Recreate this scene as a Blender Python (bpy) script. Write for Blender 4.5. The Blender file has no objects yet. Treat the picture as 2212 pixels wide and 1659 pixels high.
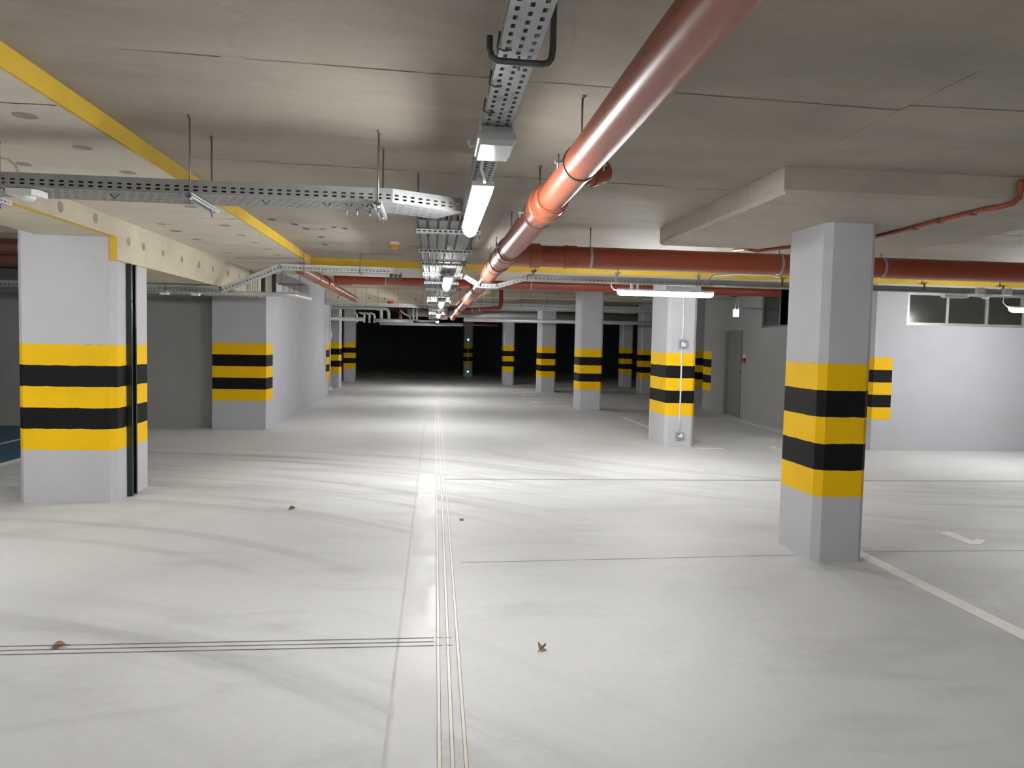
import bpy, math, random
from mathutils import Vector, Matrix
random.seed(7)
scene = bpy.context.scene
COL = scene.collection
PI = math.pi

# ------------------------------------------------------------------ materials
def srgb(r, g, b):
    f = lambda c: (c/255/12.92) if c/255 <= .04045 else ((c/255+.055)/1.055)**2.4
    return (f(r), f(g), f(b), 1)

class NT:
    def __init__(s, name):
        s.m = bpy.data.materials.new(name); s.m.use_nodes = True
        s.t = s.m.node_tree; s.n = s.t.nodes; s.l = s.t.links
        s.b = s.n['Principled BSDF']
        s.pos = s.n.new('ShaderNodeNewGeometry').outputs['Position']
    def set(s, node, sock, v):
        if hasattr(v, 'links'): s.l.new(v, node.inputs[sock])
        else: node.inputs[sock].default_value = v
    def math(s, op, a, b=0.0, c=0.0, clamp=False):
        n = s.n.new('ShaderNodeMath'); n.operation = op; n.use_clamp = clamp
        s.set(n, 0, a); s.set(n, 1, b); s.set(n, 2, c); return n.outputs[0]
    def scaled(s, v):
        n = s.n.new('ShaderNodeVectorMath'); n.operation = 'MULTIPLY'
        s.l.new(s.pos, n.inputs[0]); n.inputs[1].default_value = v; return n.outputs[0]
    def noise(s, scale, detail=4, rough=.55, stretch=(1, 1, 1), dist=0):
        n = s.n.new('ShaderNodeTexNoise'); s.l.new(s.scaled(stretch), n.inputs['Vector'])
        n.inputs['Scale'].default_value = scale; n.inputs['Detail'].default_value = detail
        n.inputs['Roughness'].default_value = rough; n.inputs['Distortion'].default_value = dist
        return n.outputs['Fac']
    def ramp(s, fac, stops, interp='LINEAR'):
        n = s.n.new('ShaderNodeValToRGB'); n.color_ramp.interpolation = interp
        e = n.color_ramp.elements
        while len(e) < len(stops): e.new(.5)
        for i, (p, c) in enumerate(stops):
            e[i].position = p; e[i].color = c if len(c) == 4 else (*c, 1)
        s.set(n, 0, fac); return n.outputs[0]
    def mix(s, fac, a, b, mode='MIX'):
        n = s.n.new('ShaderNodeMix'); n.data_type = 'RGBA'; n.blend_type = mode
        s.set(n, 'Factor', fac)
        for k, v in ((6, a), (7, b)):
            if hasattr(v, 'links'): s.l.new(v, n.inputs[k])
            else: n.inputs[k].default_value = v
        return n.outputs[2]
    def bump(s, h, strength=.2, dist=.01):
        n = s.n.new('ShaderNodeBump'); n.inputs['Strength'].default_value = strength
        n.inputs['Distance'].default_value = dist; s.l.new(h, n.inputs['Height'])
        s.l.new(n.outputs[0], s.b.inputs['Normal'])
    def fin(s, col=None, rough=.6, metal=0, spec=.5):
        if col is not None: s.set(s.b, 'Base Color', col)
        s.set(s.b, 'Roughness', rough); s.set(s.b, 'Metallic', metal)
        s.set(s.b, 'Specular IOR Level', spec); return s.m

def grey(v): return (v, v, v, 1)

def mat_plain(name, col, rough=.6, metal=0, var=.06, scale=6, spec=.5, bump=0):
    t = NT(name)
    n = t.noise(scale, 4)
    lo = tuple(c*(1-var) for c in col[:3]) + (1,); hi = tuple(min(1, c*(1+var)) for c in col[:3]) + (1,)
    c = t.ramp(n, [(.3, lo), (.7, hi)])
    if bump: t.bump(t.noise(scale*12, 3), bump, .003)
    return t.fin(c, rough, metal, spec)

def mat_concrete(name, base, warm, stretch=(.6, 1.2, 1), dark=.78, rough=.75):
    t = NT(name)
    a = t.noise(1.1, 6, .6, stretch, .3)
    b = t.noise(4.5, 6, .68, (.45, 1.35, 1), .8)
    c = t.noise(.55, 3, .5)
    f = t.noise(60, 3, .6)
    lo = tuple(x*dark for x in base[:3]) + (1,)
    col = t.ramp(a, [(.30, lo), (.5, base), (.72, tuple(min(1, x*1.18) for x in base[:3]) + (1,))])
    col = t.mix(t.math('MULTIPLY', t.math('SUBTRACT', c, .42, clamp=True), 2.2, clamp=True), col, warm)
    col = t.mix(.24, col, t.ramp(b, [(.3, grey(.6)), (.7, grey(1.25))]), 'MULTIPLY')
    col = t.mix(.12, col, t.ramp(f, [(.3, grey(.55)), (.7, grey(1.3))]), 'MULTIPLY')
    t.bump(t.math('ADD', b, t.math('MULTIPLY', f, .5)), .08, .008)
    return t.fin(col, rough, 0, .35)

M = {}
def make_floor():
    t = NT('floor_concrete')
    big = t.noise(.45, 5, .6, (.7, 1, 1), .6)
    mid = t.noise(1.6, 6, .62, (.45, 1.3, 1), 1.2)
    fine = t.noise(22, 4, .6)
    grain = t.noise(190, 2, .5)
    col = t.ramp(big, [(.28, srgb(188, 189, 189)), (.5, srgb(203, 204, 204)), (.74, srgb(212, 213, 212))])
    col = t.mix(t.math('MULTIPLY', t.math('SUBTRACT', .46, mid, clamp=True), 1.9, clamp=True), col, srgb(152, 153, 151))
    col = t.mix(.16, col, t.ramp(fine, [(.3, grey(.75)), (.7, grey(1.15))]), 'MULTIPLY')
    col = t.mix(.10, col, t.ramp(grain, [(.3, grey(.7)), (.7, grey(1.2))]), 'MULTIPLY')
    # tyre sweeps: streaks that follow circles round a turning centre, plus a few tread tracks
    sx = t.n.new('ShaderNodeSeparateXYZ'); t.l.new(t.pos, sx.inputs[0])
    def sweep(cx, cy, r0, r1, tracks, amount, a0, a1):
        dx, dy = t.math('SUBTRACT', sx.outputs[0], cx), t.math('SUBTRACT', sx.outputs[1], cy)
        r = t.math('SQRT', t.math('ADD', t.math('MULTIPLY', dx, dx), t.math('MULTIPLY', dy, dy)))
        a = t.math('ARCTAN2', dy, dx)
        cb = t.n.new('ShaderNodeCombineXYZ'); t.l.new(t.math('MULTIPLY', r, 3.2), cb.inputs[0]); t.l.new(t.math('MULTIPLY', a, 1.7), cb.inputs[1])
        n = t.n.new('ShaderNodeTexNoise'); t.l.new(cb.outputs[0], n.inputs['Vector']); n.inputs['Scale'].default_value = 1.0
        n.inputs['Detail'].default_value = 6; n.inputs['Roughness'].default_value = .62
        def smooth(v, lo, hi):
            m = t.n.new('ShaderNodeMapRange'); m.interpolation_type = 'SMOOTHSTEP'; t.l.new(v, m.inputs[0])
            m.inputs[1].default_value = lo; m.inputs[2].default_value = hi; return m.outputs[0]
        band = t.math('MULTIPLY', smooth(r, r0, r0+1.0), t.math('SUBTRACT', 1.0, smooth(r, r1-1.2, r1)))
        ang = t.math('MULTIPLY', smooth(a, math.radians(a0), math.radians(a0+14)), t.math('SUBTRACT', 1.0, smooth(a, math.radians(a1-14), math.radians(a1))))
        st = t.math('MULTIPLY', smooth(n.outputs['Fac'], .44, .72), amount)
        tot = t.math('MULTIPLY', band, st)
        for rr, w, k in tracks:
            d = t.math('ABSOLUTE', t.math('SUBTRACT', r, rr))
            tr = t.math('MULTIPLY', t.math('SUBTRACT', 1.0, smooth(d, w*.4, w)), t.math('MULTIPLY', smooth(n.outputs['Fac'], .30, .6), k))
            tot = t.math('ADD', tot, tr)
        return t.math('MULTIPLY', tot, ang, clamp=True)
    m1 = sweep(-4.3, 1.6, 5.4, 10.6, ((5.2, .10, .24), (4.72, .09, .20), (6.75, .12, .24), (8.2, .10, .16)), .58, 40, 100)
    m2 = sweep(6.8, 14.2, 5.0, 9.2, ((6.4, .10, .18), (7.6, .10, .16)), .36, -160, -80)
    m3 = sweep(-4.3, -1.4, 5.0, 7.4, ((6.1, .12, .18),), .3, 30, 80)
    col = t.mix(t.math('MAXIMUM', t.math('MAXIMUM', m1, m2), m3), col, srgb(120, 120, 117))
    r = t.ramp(mid, [(.3, grey(.48)), (.7, grey(.60))])
    t.bump(mid, .05, .012)
    return t.fin(col, r, 0, .34)
M['floor'] = make_floor()
def make_polish():
    t = NT('worn_joint_band'); n = t.noise(2.2, 4, .6, (1.5, .8, 1), .8)
    col = t.ramp(n, [(.3, srgb(198, 198, 197)), (.7, srgb(206, 206, 205))])
    return t.fin(col, t.ramp(n, [(.42, grey(.52)), (.62, grey(.36))]), 0, .3)
M['polish'] = make_polish()
M['strip'] = mat_plain('joint_filler', srgb(214, 204, 192), .4, var=.08, scale=9)
M['groove'] = mat_plain('saw_cut_groove', srgb(104, 101, 97), .8, var=.2, scale=20)
M['dirt'] = mat_plain('dirty_seam', srgb(176, 175, 172), .5, var=.1, scale=5)
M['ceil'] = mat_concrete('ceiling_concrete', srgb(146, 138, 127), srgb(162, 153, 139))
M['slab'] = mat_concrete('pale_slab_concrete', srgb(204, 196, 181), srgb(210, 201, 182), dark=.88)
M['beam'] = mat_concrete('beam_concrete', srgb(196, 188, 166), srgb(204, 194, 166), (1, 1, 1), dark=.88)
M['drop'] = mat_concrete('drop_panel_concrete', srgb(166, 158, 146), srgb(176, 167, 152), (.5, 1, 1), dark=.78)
M['seam'] = mat_plain('ceiling_seam', srgb(72, 64, 56), .9, var=.3, scale=3)
M['plug'] = mat_plain('cone_plug', srgb(150, 143, 130), .9, var=.15, scale=30)
M['hole'] = mat_plain('dark_chip', srgb(66, 58, 50), .9, var=.2, scale=30)
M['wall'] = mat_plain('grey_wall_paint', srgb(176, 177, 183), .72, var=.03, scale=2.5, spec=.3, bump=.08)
M['wallside'] = mat_plain('shade_toned_wall_paint', srgb(150, 150, 149), .75, var=.04, scale=2, spec=.3, bump=.08)  # darker copy of the wall grey, shade put into the colour
M['darkwall'] = mat_plain('unlit_dark_wall', srgb(92, 104, 110), .9, var=.1, scale=1.5, spec=.2)  # the far hall's lack of light is put into this wall colour
M['fascia'] = mat_plain('yellow_edge_paint', srgb(206, 168, 50), .65, var=.09, scale=3, spec=.2)
M['white_line'] = mat_plain('white_line_paint', srgb(244, 242, 235), .5, var=.06, scale=8)
M['blue'] = mat_plain('blue_bay_paint', srgb(48, 92, 112), .5, var=.12, scale=3)

def make_pillar(name, base):
    t = NT(name)
    sx = t.n.new('ShaderNodeSeparateXYZ'); t.l.new(t.pos, sx.inputs[0])
    wob = t.math('MULTIPLY', t.math('SUBTRACT', t.noise(9, 3), .5), .016)
    z = t.math('ADD', sx.outputs[2], wob)
    k = t.math('MULTIPLY', t.math('SUBTRACT', z, .5), 5.0)
    inside = t.math('MULTIPLY', t.math('GREATER_THAN', k, 0), t.math('LESS_THAN', t.math('MULTIPLY', t.math('SUBTRACT', sx.outputs[2], .5), 5.0), 5.0))
    black = t.math('GREATER_THAN', t.math('MODULO', t.math('ADD', k, 20), 2.0), 1.0)
    n = t.noise(3, 4); f = t.noise(45, 3)
    con = t.ramp(n, [(.3, tuple(c*.94 for c in base[:3]) + (1,)), (.7, base)])
    con = t.mix(t.ramp(t.noise(14, 2), [(.17, grey(.5)), (.21, grey(0))]), con, grey(.25))
    yel = t.ramp(n, [(.3, srgb(242, 186, 5)), (.7, srgb(250, 197, 10))])
    blk = t.ramp(f, [(.3, srgb(7, 7, 7)), (.7, srgb(12, 12, 13))])
    col = t.mix(inside, con, t.mix(black, yel, blk))
    t.bump(f, .10, .004)
    return t.fin(col, .66, 0, .16)
M['pillar'] = make_pillar('striped_pillar_paint', srgb(190, 190, 195))

def make_pvc(name, c, rough=.2):
    t = NT(name)
    n = t.noise(.8, 3); s = t.noise(3.2, 4, .6, (1, .35, 1))
    col = t.ramp(n, [(.3, tuple(x*.9 for x in c[:3]) + (1,)), (.7, c)])
    col = t.mix(t.ramp(s, [(.22, grey(.5)), (.27, grey(0))]), col, tuple(x*.5 for x in c[:3]) + (1,))
    r = t.ramp(t.noise(1.1, 2), [(.3, grey(rough)), (.7, grey(rough+.05))])
    return t.fin(col, r, 0, .4)
M['pvc'] = make_pvc('terracotta_pipe_plastic', srgb(146, 72, 46), .33)
M['pvc_dark'] = make_pvc('rust_red_pipe_plastic', srgb(142, 58, 36), .36)
M['zinc'] = mat_plain('galvanised_steel', srgb(150, 154, 156), .5, .35, var=.12, scale=14)
M['zinc_bundle'] = mat_plain('dark_tray_steel', srgb(112, 114, 115), .6, .25, var=.12, scale=9)  # steel in a lower tone for the overhead bundle trays
M['zinc_bright'] = mat_plain('bright_strut_steel', srgb(186, 190, 192), .5, .3, var=.08, scale=14)
M['pvc_brown'] = mat_plain('brown_pipe_and_shade_box', srgb(84, 46, 34), .45, var=.1, scale=3)
M['red_dark'] = mat_plain('dark_red_pipe', srgb(92, 34, 28), .5, var=.1, scale=3)
M['cable_and_shade'] = mat_plain('dark_cable_and_slot_shade', srgb(52, 52, 54), .6, var=.15, scale=10)  # cable sheaths, and the shade painted inside struts and behind tray slots
M['zinc_dull'] = mat_plain('dull_galvanised_steel', srgb(150, 152, 152), .55, .6, var=.10, scale=9)
M['steel_dark'] = mat_plain('dark_steel', srgb(88, 90, 88), .45, .6, var=.12, scale=20)
M['channel'] = mat_plain('green_black_steel', srgb(52, 60, 60), .3, .7, var=.15, scale=8)
M['rod'] = mat_plain('threaded_rod_steel', srgb(118, 112, 104), .45, .8, var=.15, scale=60)
M['silver'] = mat_plain('silver_pipe_jacket', srgb(200, 200, 197), .36, .35, var=.12, scale=7)
M['white'] = mat_plain('white_plastic', srgb(222, 222, 220), .4, var=.03, scale=5)
M['offwhite'] = mat_plain('pale_grey_plastic', srgb(196, 200, 204), .4, var=.03, scale=5)
M['cable'] = mat_plain('grey_cable_sheath', srgb(108, 108, 108), .5, var=.1, scale=12)
M['cable_white'] = mat_plain('white_cable_sheath', srgb(228, 228, 224), .45, var=.05, scale=12)
M['boxgrey'] = mat_plain('grey_box_plastic', srgb(150, 156, 162), .45, var=.04, scale=5)
M['navy'] = mat_plain('navy_frame_plastic', srgb(44, 54, 74), .4, var=.05)
M['plate'] = mat_plain('white_face_plate', srgb(225, 232, 232), .35, var=.04)
M['red'] = mat_plain('red_plastic', srgb(150, 26, 26), .4, var=.06)
M['plum'] = mat_plain('plum_brown_board', srgb(96, 62, 60), .5, var=.08)
M['brass'] = mat_plain('yellowed_bracket', srgb(150, 118, 52), .45, .7, var=.1)
M['orange'] = mat_plain('orange_plastic', srgb(226, 150, 24), .5, var=.05)
M['leaf'] = mat_plain('dry_leaf', srgb(134, 104, 66), .7, var=.25, scale=60)
M['stone'] = mat_plain('grey_chip', srgb(110, 110, 108), .8, var=.1, scale=30)
M['alu'] = mat_plain('aluminium_frame', srgb(170, 174, 170), .4, .5, var=.06, scale=10)
M['glass'] = mat_plain('dark_window_glass', srgb(40, 44, 38), .16, var=.1, scale=3, spec=.8)
M['lens'] = mat_plain('frosted_cover', srgb(206, 208, 208), .15, var=.05, scale=8)
M['door'] = mat_plain('door_leaf_paint', srgb(120, 120, 116), .6, var=.04)
M['doorframe'] = mat_plain('door_frame_paint', srgb(72, 72, 70), .6, var=.04)

def mat_emit(name, col, s):
    t = NT(name); t.set(t.b, 'Base Color', (.8, .8, .8, 1))
    n = t.ramp(t.noise(3, 2), [(.3, tuple(c*.96 for c in col[:3]) + (1,)), (.7, col)])
    t.set(t.b, 'Emission Color', n); t.set(t.b, 'Emission Strength', s); return t.m
LAMP = 62.0
M['lamp'] = mat_emit('lit_tube_diffuser', (1, .995, .98, 1), LAMP)
M['lamp_soft'] = mat_emit('lit_tube_diffuser_soft', (1, .995, .98, 1), LAMP*.72)
M['lamp_hot'] = mat_emit('lit_tube_diffuser_near', (1, .995, .98, 1), LAMP*1.2)
M['exit_glow'] = mat_emit('lit_exit_sign', (.72, .88, 1, 1), 6)
M['led'] = mat_emit('green_led', (.15, 1, .5, 1), 2.2)

# ------------------------------------------------------------------ mesh builder
ORG = {}
class MB:
    def __init__(s): s.v = []; s.f = []; s.sm = []; s.mi = []; s.cur = 0
    def face(s, idx, smooth=False): s.f.append(tuple(idx)); s.sm.append(smooth); s.mi.append(s.cur)
    def quad(s, a, b, c, d):
        i = len(s.v); s.v += [Vector(a), Vector(b), Vector(c), Vector(d)]; s.face((i, i+1, i+2, i+3)); return s
    def box(s, x0, x1, y0, y1, z0, z1):
        i = len(s.v)
        s.v += [Vector(p) for p in ((x0,y0,z0),(x1,y0,z0),(x1,y1,z0),(x0,y1,z0),(x0,y0,z1),(x1,y0,z1),(x1,y1,z1),(x0,y1,z1))]
        for q in ((0,3,2,1),(4,5,6,7),(0,1,5,4),(1,2,6,5),(2,3,7,6),(3,0,4,7)): s.face([i+k for k in q])
        return s
    def obox(s, O, U, V, W, a, b, c):     # oriented box: origin corner, three unit directions, three lengths
        O, U, V, W = Vector(O), Vector(U)*a, Vector(V)*b, Vector(W)*c
        i = len(s.v); s.v += [O, O+U, O+U+V, O+V, O+W, O+U+W, O+U+V+W, O+V+W]
        for q in ((0,3,2,1),(4,5,6,7),(0,1,5,4),(1,2,6,5),(2,3,7,6),(3,0,4,7)): s.face([i+k for k in q])
        return s
    def prism(s, pts, z0, z1, smooth=False):
        i = len(s.v); n = len(pts)
        s.v += [Vector((x, y, z0)) for x, y in pts] + [Vector((x, y, z1)) for x, y in pts]
        s.face([i+k for k in range(n)][::-1]); s.face([i+n+k for k in range(n)])
        for k in range(n): s.face((i+k, i+(k+1) % n, i+n+(k+1) % n, i+n+k), smooth)
        return s
    def tube(s, path, r, n=12, cap=True):
        P = [Vector(p) for p in path]; R = r if isinstance(r, (list, tuple)) else [r]*len(P)
        T = []
        for k in range(len(P)):
            d = (P[min(k+1, len(P)-1)] - P[max(k-1, 0)]); T.append(d.normalized())
        ref = Vector((0, 0, 1)) if abs(T[0].z) < .9 else Vector((1, 0, 0))
        A = T[0].cross(ref).normalized(); i0 = len(s.v)
        for k in range(len(P)):
            A = (A - T[k]*A.dot(T[k])).normalized(); B = T[k].cross(A)
            for j in range(n):
                a = 2*PI*j/n; s.v.append(P[k] + (A*math.cos(a) + B*math.sin(a))*R[k])
        for k in range(len(P)-1):
            for j in range(n):
                a, b = i0+k*n+j, i0+k*n+(j+1) % n
                s.face((a, b, b+n, a+n), True)
        if cap:
            s.face([i0+j for j in range(n)][::-1]); e = i0+(len(P)-1)*n; s.face([e+j for j in range(n)])
        return s
    def lathe(s, base, axis, prof, n=32, cap=True):   # prof: (distance along axis, radius)
        base, ax = Vector(base), Vector(axis).normalized()
        ref = Vector((0, 0, 1)) if abs(ax.z) < .9 else Vector((1, 0, 0))
        A = ax.cross(ref).normalized(); B = ax.cross(A)
        for (t0, r0), (t1, r1) in zip(prof, prof[1:]):
            i = len(s.v)
            for t, r in ((t0, r0), (t1, r1)):
                for j in range(n):
                    a = 2*PI*j/n; s.v.append(base + ax*t + (A*math.cos(a)+B*math.sin(a))*r)
            for j in range(n):
                k = (j+1) % n; s.face((i+j, i+k, i+n+k, i+n+j), True)
        if cap:
            for t, r in (prof[0], prof[-1]):
                i = len(s.v)
                for j in range(n):
                    a = 2*PI*j/n; s.v.append(base + ax*t + (A*math.cos(a)+B*math.sin(a))*r)
                s.face([i+j for j in range(n)])
        return s
    def ring(s, c, axis, r, w, t, n=32):   # a flat band around a pipe
        return s.lathe(Vector(c)-Vector(axis).normalized()*w/2, axis, [(0, r), (0, r+t), (w, r+t), (w, r)], n, False)
    def sheet(s, O, U, V, L, rows):        # perforated sheet; rows (v0, v1, None | (pitch, slot, offset))
        O, U, V = Vector(O), Vector(U), Vector(V)
        def q(u0, u1, v0, v1): s.quad(O+U*u0+V*v0, O+U*u1+V*v0, O+U*u1+V*v1, O+U*u0+V*v1)
        for v0, v1, sl in rows:
            if not sl: q(0, L, v0, v1); continue
            pitch, ln, off = sl; u = 0; c = off % pitch + pitch*.5
            while c + ln/2 < L:
                if c-ln/2 > u: q(u, c-ln/2, v0, v1)
                u = c+ln/2; c += pitch
            q(u, L, v0, v1)
        return s
    def build(s, name, mat, parent=None, org=None):
        if parent is not None: o0 = ORG[parent.name]
        elif org is not None: o0 = Vector(org)
        else:
            xs = [v.x for v in s.v]; ys = [v.y for v in s.v]; zs = [v.z for v in s.v]
            o0 = Vector(((min(xs)+max(xs))/2, (min(ys)+max(ys))/2, min(zs)))
        me = bpy.data.meshes.new(name)
        me.from_pydata([tuple(v-o0) for v in s.v], [], s.f)
        for m in (mat if isinstance(mat, (list, tuple)) else [mat]): me.materials.append(m)
        me.polygons.foreach_set('use_smooth', s.sm); me.polygons.foreach_set('material_index', s.mi)
        me.update()
        ob = bpy.data.objects.new(name, me); COL.objects.link(ob)
        if parent is not None: ob.parent = parent
        else: ob.location = o0
        ORG[ob.name] = o0
        return ob

def tag(o, label, cat, group=None):
    o['label'] = label; o['category'] = cat
    if group: o['group'] = group
    return o
def thing(name, loc, label, cat, group=None):
    o = bpy.data.objects.new(name, None); COL.objects.link(o); o.location = loc
    o.empty_display_size = .1; ORG[o.name] = Vector(loc); return tag(o, label, cat, group)
def struct(name, mb, mat):
    o = mb.build(name, mat, None, (0, 0, 0)); o['kind'] = 'structure'; return o
def dup(root, loc, label):
    r = root.copy(); COL.objects.link(r); r.location = loc; r['label'] = label
    for ch in root.children:
        c = ch.copy(); COL.objects.link(c); c.parent = r
        for g in ch.children:
            d = g.copy(); COL.objects.link(d); d.parent = c
    ORG[r.name] = Vector(loc); return r

X, Y, Zv = Vector((1, 0, 0)), Vector((0, 1, 0)), Vector((0, 0, 1))
SLAB = 2.685            # underside of the lower slab
HIGH = 3.02             # ceiling of the far hall
def zc(x, y):           # ceiling of the recessed corridor bay, very slightly out of level
    t = min(1, max(0, (x+1.77)/3.87)); q = min(1, max(0, (y-7)/4.2))
    return 2.785 - .085*t*(1-.55*q)

# ------------------------------------------------------------------ setting
# floor with filled joints, saw cuts and tyre traces in one mesh
fl = MB()
fl.quad((-11, -9, 0), (14, -9, 0), (14, 50, 0), (-11, 50, 0))
e = .0012
def strip(x0, y0, x1, y1, w, mi, z=e):
    fl.cur = mi; d = Vector((x1-x0, y1-y0, 0)).normalized(); p = Vector((-d.y, d.x, 0))*w/2
    a, b = Vector((x0, y0, z)), Vector((x1, y1, z)); fl.quad(a+p, a-p, b-p, b+p); fl.cur = 0
for x0, x1 in ((.036, .105), (.084, .165), (.136, .215)):
    strip(x0, -2, x0+(x1-x0)*.45, 9.0, .0125, 1); strip(x0+(x1-x0)*.45, 9.0, x1, 31, .0125, 1)
    for o in (-.0075, .0075): strip(x0+o, -2, x0+o+(x1-x0)*.45, 9.0, .0028, 2, e*.9)
for k in (0, 1, 2): strip(-11, 3.875+.0525*k, .03, 3.875+.0525*k, .0115, 2)
for k in (0, 2):
    strip(.045, 3.875+.0525*k, .076, 3.875+.0525*k, .008, 2); strip(.093, 3.875+.0525*k, .127, 3.875+.0525*k, .008, 2)
strip(.15, 8.70, 12, 8.62, .05, 3); strip(.15, 8.665, 12, 8.585, .02, 2, e*1.2)
strip(-.17, -2, -.14, 14, .016, 3); strip(-.062, -2, -.04, 9, .178, 4, e*.4)
for y, xa, xb in ((7.85, -.9, 1.4), (11.2, -.9, 2), (5.36, .22, 2.9), (5.55, 3.3, 9)): strip(xa, y, xb, y+(.12 if xa == .22 else 0), .004 if y > 6 else .006, 2)
struct('floor', fl, [M['floor'], M['strip'], M['groove'], M['dirt'], M['polish']])

# recessed corridor ceiling
cl = MB(); xs_ = [-1.79, -.8, .2, 1.2, 2.1, 5, 9, 13.9]; ys_ = [-9, -4, 0, 3, 5, 7, 8, 9, 10, 11.22]
for i in range(len(xs_)-1):
    for j in range(len(ys_)-1):
        p = [(xs_[i], ys_[j]), (xs_[i], ys_[j+1]), (xs_[i+1], ys_[j+1]), (xs_[i+1], ys_[j])]
        cl.quad(*[(a, b, zc(a, b)) for a, b in p])
cl.cur = 1
def cstrip(x0, y0, x1, y1, w, n=12):
    for k in range(n):
        if random.random() < .04: continue
        a = [x0+(x1-x0)*(k+j)/n for j in (0, 1)]; b = [y0+(y1-y0)*(k+j)/n for j in (0, 1)]
        ww = w*random.uniform(.55, 1.2)
        d = Vector((x1-x0, y1-y0)).normalized(); px, py = -d.y*ww/2, d.x*ww/2
        cl.quad((a[0]+px, b[0]+py, zc(a[0], b[0])-.002), (a[1]+px, b[1]+py, zc(a[1], b[1])-.002),
                (a[1]-px, b[1]-py, zc(a[1], b[1])-.002), (a[0]-px, b[0]-py, zc(a[0], b[0])-.002))
cstrip(-1.3, 3.30, 2.1, 3.27, .006, 34); cstrip(2.1, 3.2, 6, 3.1, .007, 30)
cstrip(-1.7, 5.22, 2.05, 5.10, .009, 30); cstrip(2.2, 4.98, 9, 4.9, .007, 40)
cstrip(-1.75, 9.42, 1.6, 9.2, .014, 30); cstrip(.9, 6.6, 2.05, 6.55, .008, 10)
cstrip(2.1, 2.0, 2.1, 4.3, .003, 20); cstrip(3.8, 6.5, 9, 6.4, .01, 20); cstrip(3.4, 8.3, 9, 8.2, .012, 20)
cl.cur = 2
for x, y in ((-1.62,7.75),(-1.44,8.0),(-1.37,8.28),(-1.2,8.25),(-1.05,8.05),(-.94,8.1),(-1.36,9.6),(-1.3,8.9),(3.0,2.95)):
    w, h = random.uniform(.025, .05), random.uniform(.03, .07)
    z = zc(x, y)-.0025
    cl.face([len(cl.v)+k for k in range(8)]); cl.v += [Vector((x+math.cos(a*PI/4)*w, y+math.sin(a*PI/4)*h, z)) for a in range(8)]
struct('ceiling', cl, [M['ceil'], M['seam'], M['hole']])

def discs(mb, pts, r, plane):
    for a, b in pts:
        i = len(mb.v); rr = r*random.uniform(.85, 1.1)
        for k in range(20):
            c, s_ = math.cos(k*PI/10)*rr, math.sin(k*PI/10)*rr
            mb.v.append(Vector((a+c, b+s_, SLAB-.002)) if plane == 'z' else Vector((-2.95+.002, a+c, b+s_)))
        mb.face([i+k for k in range(20)])
# lower slab left of the yellow edge
sl = MB(); sl.box(-10.9, -1.79, -9, 11.2, SLAB, 3.3)
sl.cur = 1
discs(sl, [(-2.05,2.9),(-2.05,4.05),(-2.05,4.67),(-2.05,5.32),(-2.04,6.59),(-2.65,7.68),(-2.04,7.62),(-2.05,8.29),(-2.05,8.89),(-2.65,8.78),(-2.66,8.16),(-2.03,9.49),(-2.04,10.13),(-2.66,10.05),(-2.68,10.7),(-2.65,6.3),(-2.65,5.2),(-2.65,4.2)], .055, 'z')
sl.cur = 2
for y, x0, x1 in ((3.84, -2.6, -1.8), (6.1, -2.8, -1.95), (7.2, -2.3, -1.8), (9.0, -2.9, -2.5)): sl.quad((x0, y-.004, SLAB-.002), (x1, y-.004, SLAB-.002), (x1, y+.004, SLAB-.002), (x0, y+.004, SLAB-.002))
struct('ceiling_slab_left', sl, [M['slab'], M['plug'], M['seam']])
sl = MB(); sl.box(-10.9, 13.9, 11.221, 13.02, SLAB-.005, 3.3)
struct('ceiling_slab_cross', sl, M['slab'])
sl = MB(); sl.box(-10.9, 13.9, 13.021, 50, HIGH, 3.3)
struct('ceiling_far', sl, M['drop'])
# yellow painted slab edges
struct('trim_1', MB().box(-1.79, -1.772, -9, 11.2, SLAB-.001, 2.80), M['fascia'])
struct('trim_2', MB().box(-1.79, 13.9, 11.2, 11.22, SLAB-.012, 2.80), M['fascia'])
# beam over the left pillar line: shallow in front, deeper behind the pillar face
b = MB(); b.box(-3.68, -2.95, -9, 7.40, 2.512, SLAB); b.box(-2.984, -2.95, 7.40, 8.27, 2.295, SLAB); b.box(-3.86, -2.95, 8.27, 13.35, 2.295, SLAB)
b.cur = 1; discs(b, [(6.33,2.6),(6.95,2.61),(7.66,2.5),(8.04,2.5),(8.59,2.5),(9.21,2.5),(9.86,2.5),(10.46,2.51),(11.19,2.51),(11.84,2.52)], .045, 'x')
b.cur = 2; b.box(-3.02, -2.9505, 7.392, 7.3995, 2.2945, 2.5118)
b.quad((-2.975, 7.40, 2.2945), (-2.951, 7.40, 2.2945), (-2.951, 13.3, 2.2945), (-2.965, 13.3, 2.2945))
b.quad((-3.0, -9, 2.5115), (-2.951, -9, 2.5115), (-2.951, 7.39, 2.5115), (-3.02, 7.39, 2.5115))
struct('beam_left', b, [M['beam'], M['plug'], M['fascia']])
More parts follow.
